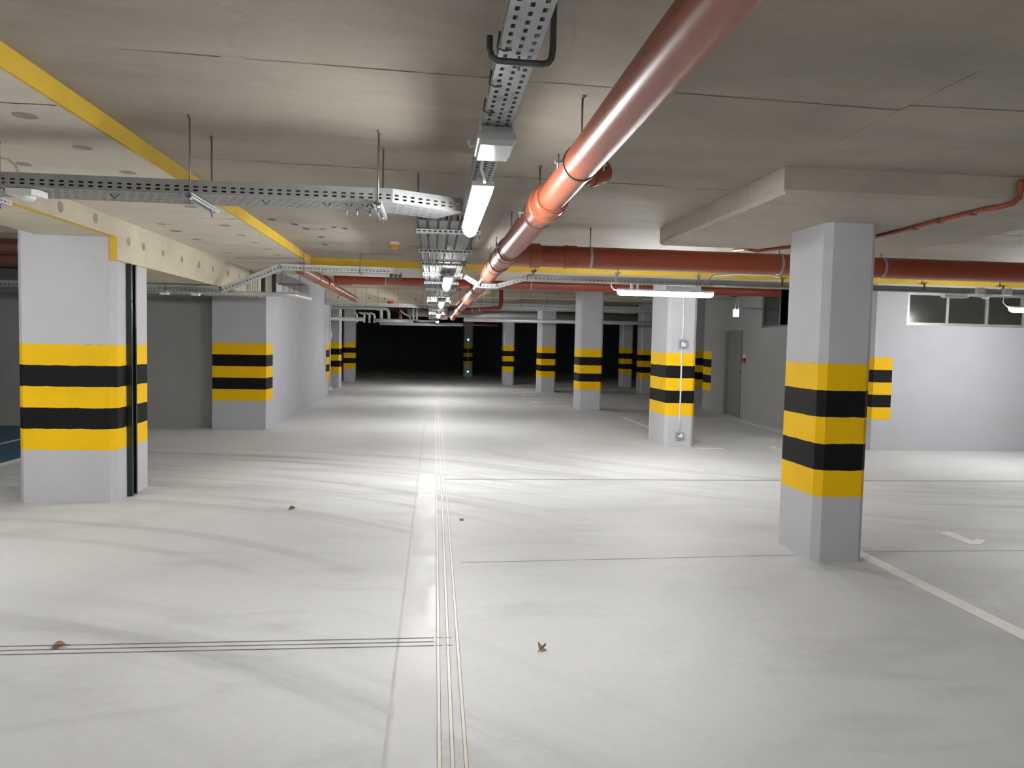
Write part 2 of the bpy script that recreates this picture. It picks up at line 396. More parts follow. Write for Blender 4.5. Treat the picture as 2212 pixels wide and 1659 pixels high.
# drop panels over pillars
def drop_panel(name, x0, x1, y0, y1, z0, z1, ch=.03):
    m = MB(); i = 0
    lo = [(x0+ch, y0+ch), (x1-ch, y0+ch), (x1-ch, y1-ch), (x0+ch, y1-ch)]; up = [(x0, y0), (x1, y0), (x1, y1), (x0, y1)]
    m.v = [Vector((*p, z0)) for p in lo] + [Vector((*p, z0+ch)) for p in up] + [Vector((*p, z1)) for p in up]
    m.face((3, 2, 1, 0))
    for a in (0, 4):
        for k in range(4): m.face((a+k, a+(k+1) % 4, a+4+(k+1) % 4, a+4+k))
    return struct(name, m, M['drop'])
drop_panel('ceiling_drop_panel_near', 2.09, 4.4, 4.37, 6.86, 2.54, 2.80, .022)
drop_panel('ceiling_drop_panel_far', 1.82, 4.15, 28.3, 30.4, 2.58, HIGH)
drop_panel('ceiling_drop_panel_middle', 2.8, 5.0, 23.6, 26.2, 2.86, HIGH)
# concrete downstand across the far hall
b = MB(); b.box(-9, .9, 20.9, 21.3, 2.62, HIGH)
b.cur = 1
for k in range(9):
    xx = -2.6+.42*k; i = len(b.v)
    b.v += [Vector((xx+.03*math.cos(a*PI/6), 20.898, 2.75+.03*math.sin(a*PI/6))) for a in range(12)]; b.face([i+a for a in range(12)])
M['beamfar'] = mat_concrete('cream_beam_concrete', srgb(222, 213, 188), srgb(228, 218, 190), (1, 1, 1), dark=.92)
struct('beam_far_left', b, [M['beamfar'], M['plug']])
struct('beam_far_right', MB().box(.9, 8.5, 20.9, 21.3, 2.87, HIGH), M['beamfar'])

# walls
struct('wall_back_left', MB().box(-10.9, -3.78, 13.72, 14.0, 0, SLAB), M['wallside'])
w = MB(); w.prism([(-3.78, 13.36), (-2.88, 13.36), (-2.92, 21.72), (-3.2, 21.72), (-3.2, 14.0), (-3.78, 14.0)], 0, HIGH)
w.cur = 1
for k in range(5):     # painted hazard bands wrapping the two ends of the wall
    z0, z1 = .5+.2*k, .7+.2*k; w.cur = 1+k % 2
    w.quad((-3.778, 13.357, z0), (-2.878, 13.357, z0), (-2.878, 13.357, z1), (-3.778, 13.357, z1))
    w.quad((-2.878, 13.357, z0), (-2.880, 13.92, z0), (-2.880, 13.92, z1), (-2.878, 13.357, z1))
    w.quad((-2.913, 20.9, z0), (-2.918, 21.72, z0), (-2.918, 21.72, z1), (-2.913, 20.9, z1))
yel = mat_plain('wall_band_yellow', srgb(236, 181, 8), .66, var=.03, scale=4, spec=.16)
blk = mat_plain('wall_band_black', srgb(10, 10, 10), .66, var=.1, scale=8, spec=.16)
struct('wall_left', w, [M['wall'], yel, blk])
# right: front wall with a strip window, side wall with window and door recess
WX0, WX1, WZ0, WZ1 = 7.55, 12.6, 2.03, 2.56
w = MB(); w.box(7.03, WX0, 11.3, 11.55, 0, SLAB); w.box(WX0, 13.9, 11.3, 11.55, 0, WZ0); w.box(WX0, 13.9, 11.3, 11.55, WZ1, SLAB); w.box(WX1, 13.9, 11.3, 11.55, WZ0, WZ1)
for k in range(5):
    w.cur = 1+k % 2; z0, z1 = .5+.2*k, .7+.2*k
    w.quad((7.03, 11.298, z0), (7.345, 11.298, z0), (7.345, 11.298, z1), (7.03, 11.298, z1))
    w.quad((7.028, 11.298, z0), (7.028, 11.6, z0), (7.028, 11.6, z1), (7.028, 11.298, z1))
struct('wall_right', w, [M['wall'], yel, blk])
w = MB(); DY0, DY1 = 16.46, 17.5
w.box(7.03, 7.33, 11.56, 13.2, 0, 3.0); w.box(7.03, 7.33, 13.2, 15.52, 0, 2.05); w.box(7.03, 7.33, 13.2, 15.52, 2.92, HIGH); w.box(7.03, 7.33, 15.52, DY0, 0, HIGH)
w.box(7.03, 7.33, DY0, DY1, 2.02, HIGH); w.box(7.03, 7.33, DY1, 18.9, 0, HIGH)
for k in range(5):
    w.cur = 1+k % 2; z0, z1 = .5+.2*k, .7+.2*k
    w.quad((7.028, 18.32, z0), (7.028, 18.9, z0), (7.028, 18.9, z1), (7.028, 18.32, z1))
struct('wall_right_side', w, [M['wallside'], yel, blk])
struct('wall_right_outer', MB().box(13.6, 13.9, -9, 11.3, 0, 2.8), M['wall'])
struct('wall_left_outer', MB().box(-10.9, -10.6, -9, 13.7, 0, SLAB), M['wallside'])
struct('wall_behind', MB().box(-10.6, 13.6, -9, -8.8, 0, SLAB), M['wall'])
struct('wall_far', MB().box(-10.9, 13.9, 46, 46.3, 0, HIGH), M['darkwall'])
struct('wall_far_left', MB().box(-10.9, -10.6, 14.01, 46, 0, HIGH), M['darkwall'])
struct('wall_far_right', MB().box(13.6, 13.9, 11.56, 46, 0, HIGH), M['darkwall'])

def window(name, axis, c, a0, a1, z0, z1, mull, depth=.05, fw=.045, mat=None):
    m = MB()
    def bx(p0, p1, q0, q1, d0=0, d1=depth):
        if axis == 'x': m.box(p0, p1, c+d0, c+d1, q0, q1)
        else: m.box(c+d0, c+d1, p0, p1, q0, q1)
    bx(a0, a1, z0, z0+fw); bx(a0, a1, z1-fw, z1); bx(a0, a0+fw, z0+fw, z1-fw); bx(a1-fw, a1, z0+fw, z1-fw)
    for p in mull: bx(p-.022, p+.022, z0+fw, z1-fw)
    fr = m.build(name, mat or M['alu'], None, (0, 0, 0)); fr['kind'] = 'structure'
    st = [a0+fw] + mull + [a1-fw]
    for p, q in zip(st, st[1:]):
        m = MB(); p0, q0 = p+(.022 if p in mull else 0), q-(.022 if q in mull else 0)
        if axis == 'x': m.box(p0, q0, c+.018, c+.028, z0+fw, z1-fw)
        else: m.box(c+.018, c+.028, p0, q0, z0+fw, z1-fw)
        pn = m.build('pane', M['glass'], fr)
    return fr
window('window_1', 'x', 11.31, WX0, WX1, WZ0, WZ1, [8.25, 8.94, 9.6, 10.3, 11.0, 11.7])
window('window_2', 'y', 7.07, 13.2, 15.52, 2.05, 2.92, [14.75, 14.0], mat=M['steel_dark'])
m = MB(); m.box(7.10, 7.16, DY0+.07, DY1-.06, .01, 1.96)
dl = m.build('door_1', M['door'], None, (0, 0, 0)); dl['kind'] = 'structure'
MB().box(7.04, 7.16, DY0, DY0+.07, 0, 2.02).build('frame_post', M['doorframe'], dl); MB().box(7.05, 7.16, DY1-.06, DY1, 0, 2.02).build('frame_post', M['door'], dl); MB().box(7.05, 7.16, DY0+.07, DY1-.06, 1.96, 2.02).build('frame_head', M['door'], dl)
MB().box(7.096, 7.0995, DY0+.07, DY0+.17, .01, 1.96).build('leaf_edge', M['doorframe'], dl)
MB().box(7.085, 7.10, DY0+.13, DY0+.15, .96, 1.1).tube([(7.10, DY0+.14, 1.05), (7.05, DY0+.14, 1.05), (7.05, DY0+.26, 1.05)], .009, 8).build('door_handle', M['steel_dark'], dl)

# ------------------------------------------------------------------ pillars
def pillar(x0, x1, y0, y1, z1, label, ch=.045):
    m = MB()
    m.prism([(x0+ch, y0), (x1-ch, y0), (x1, y0+ch), (x1, y1-ch), (x1-ch, y1), (x0+ch, y1), (x0, y1-ch), (x0, y0+ch)], 0, z1)
    return tag(m.build('concrete_pillar', M['pillar']), label, 'pillar', 'grey concrete pillars with yellow and black bands')
pillar(-3.86, -2.985, 7.42, 8.265, SLAB-.004, 'wide grey concrete pillar with yellow and black bands, dark steel channel on its right side', .05)
pillar(2.87, 3.275, 5.275, 5.89, 2.54, 'nearest right concrete pillar, yellow and black bands, under the large drop panel', .05)
pillar(3.71, 4.19, 11.58, 12.52, SLAB-.006, 'striped pillar with white conduit and two sensor boxes on its front', .05)
pillar(3.57, 4.14, 18.0, 18.75, HIGH, 'striped pillar left of the crosswise tube lamp, beneath the red cross pipe')
pillar(3.53, 4.05, 24.45, 25.4, 2.86, 'fourth striped pillar going back along the right side of the driving lane')
pillar(2.70, 3.12, 28.6, 29.3, 2.58, 'slim far striped pillar, farthest of the right row, silver pipe crossing it')
pillar(1.46, 1.89, 35.7, 36.2, HIGH, 'farthest dim striped pillar standing in the dark with two green lights')
pillar(-3.42, -3.03, 25.05, 25.5, HIGH, 'nearer of the two far striped pillars just past the left wall end')
pillar(-3.42, -2.98, 29.15, 29.7, HIGH, 'farther of the two far striped pillars past the left wall end')
pillar(7.28, 7.70, 28.3, 28.9, HIGH, 'dim striped pillar in the dark right bays behind, seen beside the lamp pillar')
pillar(6.96, 7.40, 24.55, 25.1, HIGH, 'dim striped pillar half hidden by the pillar with sensor boxes')
pillar(7.15, 7.62, 34.5, 35.0, HIGH, 'darkest striped pillar deep in the unlit right bays')
pillar(7.22, 7.62, 20.3, 20.8, HIGH, 'dim striped pillar just past the end of the right side wall')

# steel guide channel on the left pillar
t = thing('steel_channel', (-2.965, 7.77, 0), 'dark green-black vertical steel channel fixed to the wide left pillar', 'steel channel')
m = MB()
m.box(-2.985, -2.978, 7.685, 7.815, .005, 2.29); m.box(-2.978, -2.935, 7.685, 7.692, .005, 2.29); m.box(-2.978, -2.935, 7.808, 7.815, .005, 2.29)
m.box(-2.978, -2.955, 7.745, 7.752, .005, 2.29); m.box(-2.942, -2.935, 7.692, 7.712, .005, 2.29); m.box(-2.942, -2.935, 7.788, 7.808, .005, 2.29)
m.build('channel_profile', M['channel'], t)
for z in (.35, 1.2, 2.1):
    MB().lathe((-2.978, 7.72, z), X, [(0, .011), (.009, .011)], 8).build('bolt', M['zinc'], t)

# ------------------------------------------------------------------ floor paint
def line(x0, x1, y0, y1, label, z=.0025):
    return tag(MB().box(x0, x1, y0, y1, .0016, z).build('parking_line', M['white_line']), label, 'parking line', 'white painted parking bay lines')
line(3.32, 3.435, .2, 5.62, 'white bay line running from nearest right pillar towards the lower right corner')
line(4.2, 4.31, 12.56, 16.4, 'white line slanting behind the pillar with sensor boxes')
line(4.315, 6.7, 16.3, 16.4, 'thin white line crossing the bay in front of the grey door')
line(6.68, 6.78, 11.4, 16.295, 'faint white line along the foot of the right side wall')
line(4.2, 4.60, 11.33, 11.46, 'short white line stub at the foot of the sensor box pillar')
for y, l in ((19.0, 'white bay line left of the pillar beneath the red cross pipe'), (21.55, 'second white bay line going back on the right, with square end'), (24.15, 'third white bay line going back on the right, beside slim far pillars'), (26.4, 'farthest white bay line on the right of the lane')):
    x1 = 3.56 if y in (19.0,) else 3.5 if y == 24.15 else 7
    tag(MB().box(2.57, x1, y-.05, y+.05, .0005, .0025).box(2.57, 2.68, y-.16, y-.051, .0005, .0025).build('parking_line', M['white_line']), l, 'parking line', 'white painted parking bay lines')
for y, l in ((21.95, 'nearest white bay line past the left wall end'), (24.2, 'second white bay line past the left wall end'), (26.4, 'third white bay line past the left wall end'), (28.6, 'farthest white bay line at the far left pillars')):
    line(-6, -2.55, y-.05, y+.05, l)
line(-5.22, -5.09, 5.5, 13.6, 'white line edging the blue bay at the far left')
line(-6.17, -6.10, 9, 13.5, 'thin pale line inside the blue bay at the far left')
tag(MB().box(-9.5, -5.23, 7.2, 13.6, .0002, .0014).build('painted_bay', M['blue']), 'dull blue painted parking bay behind the wide left pillar', 'painted bay')
def digit(txt, x, y, size, label, rot=PI, sx=1.0):
    cu = bpy.data.curves.new('digit', 'FONT'); cu.body = txt; cu.size = size; cu.align_x = 'CENTER'; cu.align_y = 'CENTER'; cu.extrude = .001
    ob = bpy.data.objects.new('tmp', cu); COL.objects.link(ob)
    dg = bpy.context.evaluated_depsgraph_get(); me = bpy.data.meshes.new_from_object(ob.evaluated_get(dg))
    bpy.data.objects.remove(ob); me.name = 'painted_number'; me.materials.clear(); me.materials.append(M['white_line'])
    o = bpy.data.objects.new('painted_number', me); COL.objects.link(o); o.location = (x, y, .0022); o.rotation_euler.z = rot; o.scale.x = sx
    return tag(o, label, 'painted number', 'white numbers painted on the floor')
# the numeral one lying beside the near right pillar
tag(MB().prism([(4.52, 6.14), (4.50, 5.74), (4.60, 5.74), (4.74, 5.86), (4.70, 5.92), (4.615, 5.86), (4.63, 6.14)][::-1], .0005, .0025).build('painted_number', M['white_line']),
    'white painted numeral one on the floor right of the nearest right pillar', 'painted number', 'white numbers painted on the floor')
digit('2', 5.55, 11.55, .55, 'white painted numeral two on the floor left behind the nearest right pillar')
digit('3', 2.85, 20.25, .8, 'small white number between the first two bay lines on the right')
digit('4', 2.9, 22.9, .8, 'small white number between the second and third bay lines on the right')
digit('5', -2.85, 23.0, .8, 'small white number past the left wall end', PI)
digit('6', -2.85, 25.4, .8, 'farther small white number past the left wall end', PI)

# ------------------------------------------------------------------ cable trays
def side_rows(h, pitch=.049, ln=.024, off=0):
    return [(0, .20*h, None), (.20*h, .33*h, (pitch, ln, off)), (.33*h, .46*h, None), (.46*h, .59*h, (pitch, ln, off)), (.59*h, h, None)]
def tray(p0, p1, w, h, bottom, pitch=.049, off=0, mb=None, ln=.024):
    m = mb or MB(); p0, p1 = Vector(p0), Vector(p1); L = (p1-p0).length; U = (p1-p0).normalized()
    W = U.cross(Zv).normalized(); N = W.cross(U)
    a = p0 - W*w/2; m.sheet(a, U, W, L, bottom)
    m.sheet(a, U, N, L, side_rows(h, pitch, ln, off)); m.sheet(a+W*w, U, N, L, side_rows(h, pitch, ln, off))
    m.quad(a+N*h, a+U*L+N*h, a+U*L+N*h+W*.012, a+N*h+W*.012)
    m.quad(a+W*w+N*h, a+W*w+U*L+N*h, a+W*(w-.012)+U*L+N*h, a+W*(w-.012)+N*h)
    return m
def bottom_rows(w, n, hole, pitch, ln):
    r = []; v = 0; gap = (w - n*hole)/(n+1)
    for k in range(n):
        r.append((v, v+gap, None)); v += gap; r.append((v, v+hole, (pitch, ln, (k % 2)*pitch/2))); v += hole
    r.append((v, w, None)); return r

# main tray down the lane
t = thing('cable_tray', (.22, 4, 2.40), 'perforated steel cable tray running overhead from the camera down the lane', 'cable tray')
tray((.222, -3, 2.40), (.222, 4.45, 2.40), .108, .055, [(0,.014,None),(.014,.026,(.05,.024,0)),(.026,.048,None),(.048,.060,(.05,.024,.025)),(.060,.082,None),(.082,.094,(.05,.024,0)),(.094,.108,None)]).build('tray_section', M['zinc'], t)
m = MB()
for k in range(4): m.tube([(.182+.0265*k, -3, 2.414), (.182+.0265*k, 1, 2.415), (.182+.0265*k, 4.5, 2.414)], .0125, 8)
m.build('cables_inside', M['cable_and_shade'], t)
for y in (2.06, 2.35, 2.62):
    MB().tube([(.166, y, 2.44), (.160, y+.01, 2.40), (.18, y+.012, 2.393), (.2, y+.01, 2.397)], .003, 6).build('cable_tie', M['steel_dark'], t)
# bent hanger bracket around the tray
m = MB()
pts = [(.142, 2.11, 2.445), (.142, 2.11, 2.41), (.148, 2.11, 2.390), (.165, 2.11, 2.380), (.22, 2.11, 2.378), (.29, 2.11, 2.378), (.307, 2.11, 2.382), (.316, 2.11, 2.395), (.319, 2.11, 2.42), (.319, 2.11, 2.66), (.319, 2.11, zc(.33, 2.11)-.004)]
m.tube(pts, .0095, 10); tg = thing('tray_bracket', (.22, 2.11, 2.37), 'dark bent steel bracket looping under the overhead tray nearest the camera', 'bracket')
m.build('bracket_bar', M['steel_dark'], tg)
MB().box(.285, .355, 2.08, 2.14, zc(.33, 2.11)-.006, zc(.33, 2.11)-.001).build('ceiling_plate', M['steel_dark'], tg)
MB().tube([(.225, 2.11, 2.355), (.225, 2.11, 2.395)], .004, 8).build('bolt', M['zinc'], tg)

# tray crossing from the left
t = thing('cable_tray', (-1.2, 4.43, 2.37), 'perforated steel cable tray crossing the ceiling from the left to the lane', 'cable tray')
br = bottom_rows(.33, 5, .008, .049, .03)
tray((-.235, 4.415, 2.367), (-2.29, 4.415, 2.367), .33, .076, br).build('tray_section', M['zinc_dull'], t)
m = tray((.085, 4.607, 2.366), (-.313, 4.395, 2.366), .33, .0765, br, mb=None, off=.01)
m.build('tray_bend', M['zinc'], t)
m = MB()
for k in range(9):
    for q in range(2 if k != 4 else 1): m.tube([(-2.28, 4.272+.033*k, 2.382+.026*q), (-1.2, 4.274+.033*k, 2.383+.026*q), (-.34, 4.272+.033*k, 2.382+.026*q), (-.05, 4.40+.031*k, 2.383+.026*q)], .013, 8)
m.build('cables_inside', M['cable_and_shade'], t)
for x in (-.62, -.5, -.41, -.36, -.95, -1.75): MB().tube([(x, 4.30, 2.36), (x+.02, 4.31, 2.335), (x+.035, 4.33, 2.362)], .004, 6).build('cable_tie', M['steel_dark'], t)
for x in (-.52, -.46, -.385): MB().tube([(x, 4.55, 2.366), (x, 4.55, 2.335)], .005, 6).build('bolt', M['zinc'], t)
tray((-2.33, 4.415, 2.367), (-5.5, 4.415, 2.367), .33, .076, br).build('tray_section', M['zinc_dull'], t)

def strut_rows(w): return [(0, w*.28, None), (w*.28, w*.72, (.036, .022, 0)), (w*.72, w, None)]
def strut(m, p0, p1, w=.044, h=.024):
    p0, p1 = Vector(p0), Vector(p1); L = (p1-p0).length; U = (p1-p0).normalized(); W = U.cross(Zv).normalized()
    a = p0 - W*w/2; m.sheet(a, U, W, L, strut_rows(w))
    m.sheet(a, U, Zv, L, strut_rows(h)); m.sheet(a+W*w, U, Zv, L, strut_rows(h))
    m.cur = 1; d = W*(w*.5); m.quad(a+W*.003+Zv*.006, a+U*L+W*.003+Zv*.006, a+U*L+W*(w-.003)+Zv*.006, a+W*(w-.003)+Zv*.006)  # dark inner sheets paint the shade behind the strut holes
    m.quad(a+d, a+d+U*L, a+d+U*L+Zv*h, a+d+Zv*h); m.cur = 0; return m
def rodmesh(x, y, z0, z1): return MB().tube([(x, y, z0), (x, y, z1)], .0048, 8)
def nuts(x, y, z): return MB().lathe((x, y, z-.012), Zv, [(0, .012), (.01, .012)], 6).lathe((x, y, z+.014), Zv, [(0, .012), (.01, .012)], 6)
GH = 'threaded rod hangers carrying the tray from the left'
for i, (x, ytop, l) in enumerate(((-1.31, 4.22, 'rod hanger with protruding perforated strut, where yellow edge passes the left tray'), (-.315, 4.24, 'rod hanger with strut at the bend of the tray from the left'), (-2.48, 4.24, 'rod hanger with strut at the left frame end of the left tray'))):
    t = thing('tray_hanger', (x, 4.4, 2.33), l, 'tray hanger', GH)
    for y in (ytop, 4.62):
        zt = (zc(x, y) if x > -1.77 else SLAB)
        rd = rodmesh(x, y, 2.305, zt-.001).build('threaded_rod', M['rod'], t)
        nuts(x, y, 2.343).build('nut', M['zinc'], rd)
        MB().lathe((x, y, zt-.012), Zv, [(0, .008), (.01, .013)], 10).build('ceiling_anchor', M['rod'], rd)
    strut(MB(), (x, 4.18, 2.338), (x, 4.70, 2.338)).build('strut', [M['zinc_bright'], M['cable_and_shade']], t)

# bundle of narrow trays and cables down the middle, on perforated struts
for k, (x, w, l) in enumerate(((-.078, .045, 'leftmost narrow tray'), (-.012, .048, 'second narrow tray from the left'), (.056, .052, 'middle narrow tray'), (.128, .052, 'fourth narrow tray from the left'), (.216, .088, 'rightmost and widest tray'))):
    t = tray((x, 4.86, 2.375), (x-.01, 25.5, 2.375), w, .04, bottom_rows(w, 1 if k < 4 else 2, .010, .05, .024))
    tag(t.build('cable_tray', M['zinc_bundle']), l+' of the overhead bundle along the lane', 'cable tray', 'narrow trays of the overhead bundle')
for k, (x, l) in enumerate(((-.108, 'far left'), (-.0455, 'second'), (.021, 'third'), (.092, 'fourth'), (.1625, 'fifth'), (.268, 'sixth'), (.284, 'far right'))):
    pts = [(x - .01*j/19 + random.uniform(-.001, .001), 4.86+j*1.07, 2.372+random.uniform(-.001, .001)) for j in range(20)]
    tag(MB().tube(pts, .0062, 8).build('cable', M['cable_and_shade']), l+' dark cable counted across the overhead bundle from the left', 'cable', 'cables of the overhead bundle')
BY = [5.2, 6.32, 7.38, 8.45, 9.72, 10.9, 12.5, 14.0, 15.6, 17.2, 18.9, 20.6, 22.4, 24.2]
ordw = ['nearest', 'second', 'third', 'fourth', 'fifth', 'sixth', 'seventh', 'eighth', 'ninth', 'tenth', 'eleventh', 'twelfth', 'thirteenth', 'fourteenth']
for i, y in enumerate(BY):
    zt = zc(.1, y) if y < 11.2 else SLAB-.005 if y < 13 else HIGH if not 20.8 < y < 21.35 else 2.62
    t = thing('strut_hanger', (.09, y, 2.34), ordw[i]+' perforated crossbar hanger under the overhead cable bundle', 'strut hanger', 'crossbar hangers under the overhead bundle')
    strut(MB(), (-.125, y, 2.34), (.315, y, 2.34)).build('strut', [M['zinc_bright'], M['cable_and_shade']], t)
    for x in (-.118, .305):
        rd = rodmesh(x, y, 2.31, zt-.001).build('threaded_rod', M['rod'], t)
        nuts(x, y, 2.345).build('nut', M['zinc'], rd)

# right-hand tray at y 9.3, dipping under the main pipe
t = thing('cable_tray', (4, 9.3, 2.385), 'perforated grey cable tray above the crosswise lamp, dipping under the pipe', 'cable tray')
br = bottom_rows(.1, 2, .01, .049, .02)
P = [(.36, 9.3, 2.383), (.56, 9.3, 2.272), (.78, 9.3, 2.272), (1.15, 9.3, 2.388)]
for a, c in zip(P, P[1:]): tray(c, a, .1, .054, br).build('tray_bend', M['zinc'], t)
tray((12.5, 9.3, 2.388), (1.155, 9.3, 2.388), .1, .07, br).build('tray_section', M['zinc_dull'], t)
m = MB()
for k in range(3): m.tube([(.37, 9.27+.03*k, 2.397), (.56, 9.27+.03*k, 2.287), (.78, 9.27+.03*k, 2.287), (1.15, 9.27+.03*k, 2.403), (12.4, 9.27+.03*k, 2.403)], .0125, 8)
m.build('cables_inside', M['cable_and_shade'], t)
for i, (x, l) in enumerate(((1.24, 'just right of the terracotta main pipe'), (2.30, 'above left end of the crosswise lamp'), (3.36, 'above right end of the crosswise lamp'), (4.47, 'just left of the nearest right pillar'), (6.42, 'first right of the nearest right pillar'), (7.54, 'second right of the nearest right pillar'))):
    t = thing('tray_hanger', (x, 9.3, 2.45), 'hooked rod hanger on the right tray, '+l, 'tray hanger', 'hooked hangers on the right tray')
    zt = zc(x, 9.36)
    rodmesh(x+.02, 9.36, 2.49, zt-.001).build('threaded_rod', M['rod'], t)
    mt = M['zinc'] if x < 4 else M['brass']
    MB().box(x-.035, x-.005, 9.245, 9.249, 2.40, 2.51).box(x-.035, x+.04, 9.245, 9.37, 2.51, 2.514).build('hook_bracket', mt, t)
    nuts(x+.02, 9.36, 2.512).build('nut', mt, t)

# left tray rising over at the wall corner
t = thing('cable_tray', (-2.6, 10.5, 2.21), 'perforated cable tray kinking upward beside the left wall corner', 'cable tray')
br = bottom_rows(.16, 3, .01, .049, .02)
for a, c in (((-6.5, 10.5, 2.198), (-2.83, 10.5, 2.198)), ((-2.83, 10.5, 2.198), (-2.06, 10.5, 2.525)), ((-2.06, 10.5, 2.525), (-.55, 10.5, 2.520))):
    tray(c, a, .16, .075, br, ln=.03).build('tray_section', M['zinc_bright'] if a[0] > -6 else M['zinc'], t)
m = MB()
for q in (-.05, -.015, .02, .05): m.tube([(-6.4, 10.5+q, 2.217), (-2.83, 10.5+q, 2.217), (-2.06, 10.5+q, 2.544), (-.6, 10.5+q, 2.539)], .016, 8)
m.build('cables_inside', M['cable_and_shade'], t)
tray((-.53, 10.6, 2.52), (-.50, 9.85, 2.36), .16, .03, bottom_rows(.16, 2, .02, .06, .04)).build('tray_drop', M['zinc_dull'], t)
for x, z, l in ((-3.55, 2.19, 'under the concrete beam, nearer the wide pillar'), (-3.15, 2.19, 'under the concrete beam, nearer the kink'), (-1.75, 2.51, 'right of the kink below the yellow edge'), (-1.0, 2.51, 'below the cross yellow edge')):
    tt = thing('tray_hanger', (x, 10.5, z), 'rod hanger on the kinked left tray, '+l, 'tray hanger', 'hangers on the kinked left tray')
    zt = 2.293 if x < -2.95 else (SLAB if x < -1.79 else zc(x, 10.4))
    rodmesh(x, 10.39, z-.02, zt-.001).build('threaded_rod', M['rod'], tt)
    MB().box(x-.02, x+.02, 10.37, 10.6, z-.012, z-.001).build('support_plate', M['zinc'], tt)
    if x < -2.95: MB().box(x-.05, x+.05, 10.36, 10.42, z-.05, z-.021).build('tray_clip', M['white'], tt)

# ------------------------------------------------------------------ lamps
def lamp(axis, c, L, label, mat='lamp', drop=.045):
    x, y, z = c      # centre of the underside
    t = thing('tube_lamp', (x, y, z), label, 'tube lamp', 'lit weatherproof tube lamps')
    def prof(w, h0, h1, l, n=8):
        m = MB(); pts = []
        for k in range(n+1):
            a = PI + PI*k/n; pts.append((math.cos(a)*w/2, h0+(h1-h0)*(1+math.sin(a)*1.0)))
        # sweep the half-round cross-section along the lamp, narrowing at both ends
        st = [(-l/2, .72), (-l/2+.012, .9), (-l/2+.035, 1), (l/2-.035, 1), (l/2-.012, .9), (l/2, .72)]
        i0 = len(m.v)
        for s_, f in st:
            for a, b in pts:
                p = (a*f, s_) ; zz = h1-(h1-b)*f
                m.v.append(Vector((x+(s_ if axis == 'x' else p[0]), y+(p[0] if axis == 'x' else s_), z+zz)))
        q = n+1
        for k in range(len(st)-1):
            for j in range(n): m.face((i0+k*q+j, i0+k*q+j+1, i0+(k+1)*q+j+1, i0+(k+1)*q+j), True)
            m.face((i0+k*q+n, i0+k*q, i0+(k+1)*q, i0+(k+1)*q+n))
        m.face([i0+j for j in range(q)]); m.face([i0+(len(st)-1)*q+j for j in range(q)])
        return m
    prof(.088, 0, .058, L).build('diffuser', M[mat], t)
    hw, hl = .047, L/2
    m = MB(); (m.box(x-hl, x+hl, y-hw, y+hw, z+.0585, z+.08) if axis == 'x' else m.box(x-hw, x+hw, y-hl, y+hl, z+.0585, z+.08))
    m.build('housing', M['offwhite'], t)
    for s_ in (-.36, .36):
        m = MB(); d = s_*L
        (m.box(x+d-.012, x+d+.012, y-.02, y+.02, z+.0805, z+.08+drop) if axis == 'x' else m.box(x-.02, x+.02, y+d-.012, y+d+.012, z+.0805, z+.08+drop))
        m.build('mounting_clip', M['offwhite'], t)
    return t
l1 = lamp('y', (.205, 3.86, 2.215), 1.20, 'nearest lit tube lamp along the lane, below the emergency light', 'lamp_soft')
MB().tube([(.215, 3.06, 2.397), (.19, 3.08, 2.36), (.185, 3.10, 2.31), (.205, 3.17, 2.28), (.205, 3.19, 2.275)], .006, 10).build('supply_cable', M['cable_white'], l1)
lamp('y', (.15, 8.6, 2.215), 1.25, 'second lit tube lamp going back along the lane', 'lamp_hot')
lamp('y', (.14, 13.9, 2.235), 1.25, 'third lit tube lamp going back along the lane')
lamp('y', (.13, 19.9, 2.235), 1.25, 'fourth lit tube lamp going back along the lane')
lamp('y', (.13, 25.2, 2.20), 1.25, 'farthest lit tube lamp, small spot above the silver pipe')
l2 = lamp('x', (2.93, 9.3, 2.235), 1.24, 'lit tube lamp hung crosswise in front of the sensor box pillar', 'lamp', drop=.07)
MB().tube([(2.22, 9.3, 2.385), (2.225, 9.3, 2.34), (2.26, 9.3, 2.30), (2.31, 9.3, 2.298)], .006, 8).build('supply_cable', M['cable_white'], l2)
MB().box(2.55, 2.575, 9.29, 9.31, 2.3155, 2.386).box(2.93, 3.40, 9.29, 9.31, 2.3155, 2.37).build('support_rail', M['offwhite'], l2)
l3 = lamp('x', (8.30, 9.3, 2.16), 1.24, 'lit tube lamp cut by the right frame edge below the strip window', drop=.14)
MB().tube([(7.58, 9.3, 2.37), (7.57, 9.3, 2.29), (7.62, 9.3, 2.24), (7.68, 9.3, 2.225)], .006, 8).build('supply_cable', M['cable_white'], l3)
# unseen lamps: fill added behind the camera, and one on the left tray
lamp('y', (.205, -5.0, 2.235), 1.25, 'lit unseen tube lamp behind the camera, placed as fill light', 'lamp_hot')
lamp('y', (.205, -7.6, 2.235), 1.25, 'lit unseen tube lamp farthest behind the camera, added as fill light', 'lamp_hot')
lamp('x', (7.2, -5.5, 2.235), 1.24, 'lit unseen tube lamp added as fill in the right bays behind the camera', drop=.3)
lamp('x', (-4.3, 4.415, 2.235), 1.24, 'lit tube lamp on the left tray outside the left frame edge', drop=.05)

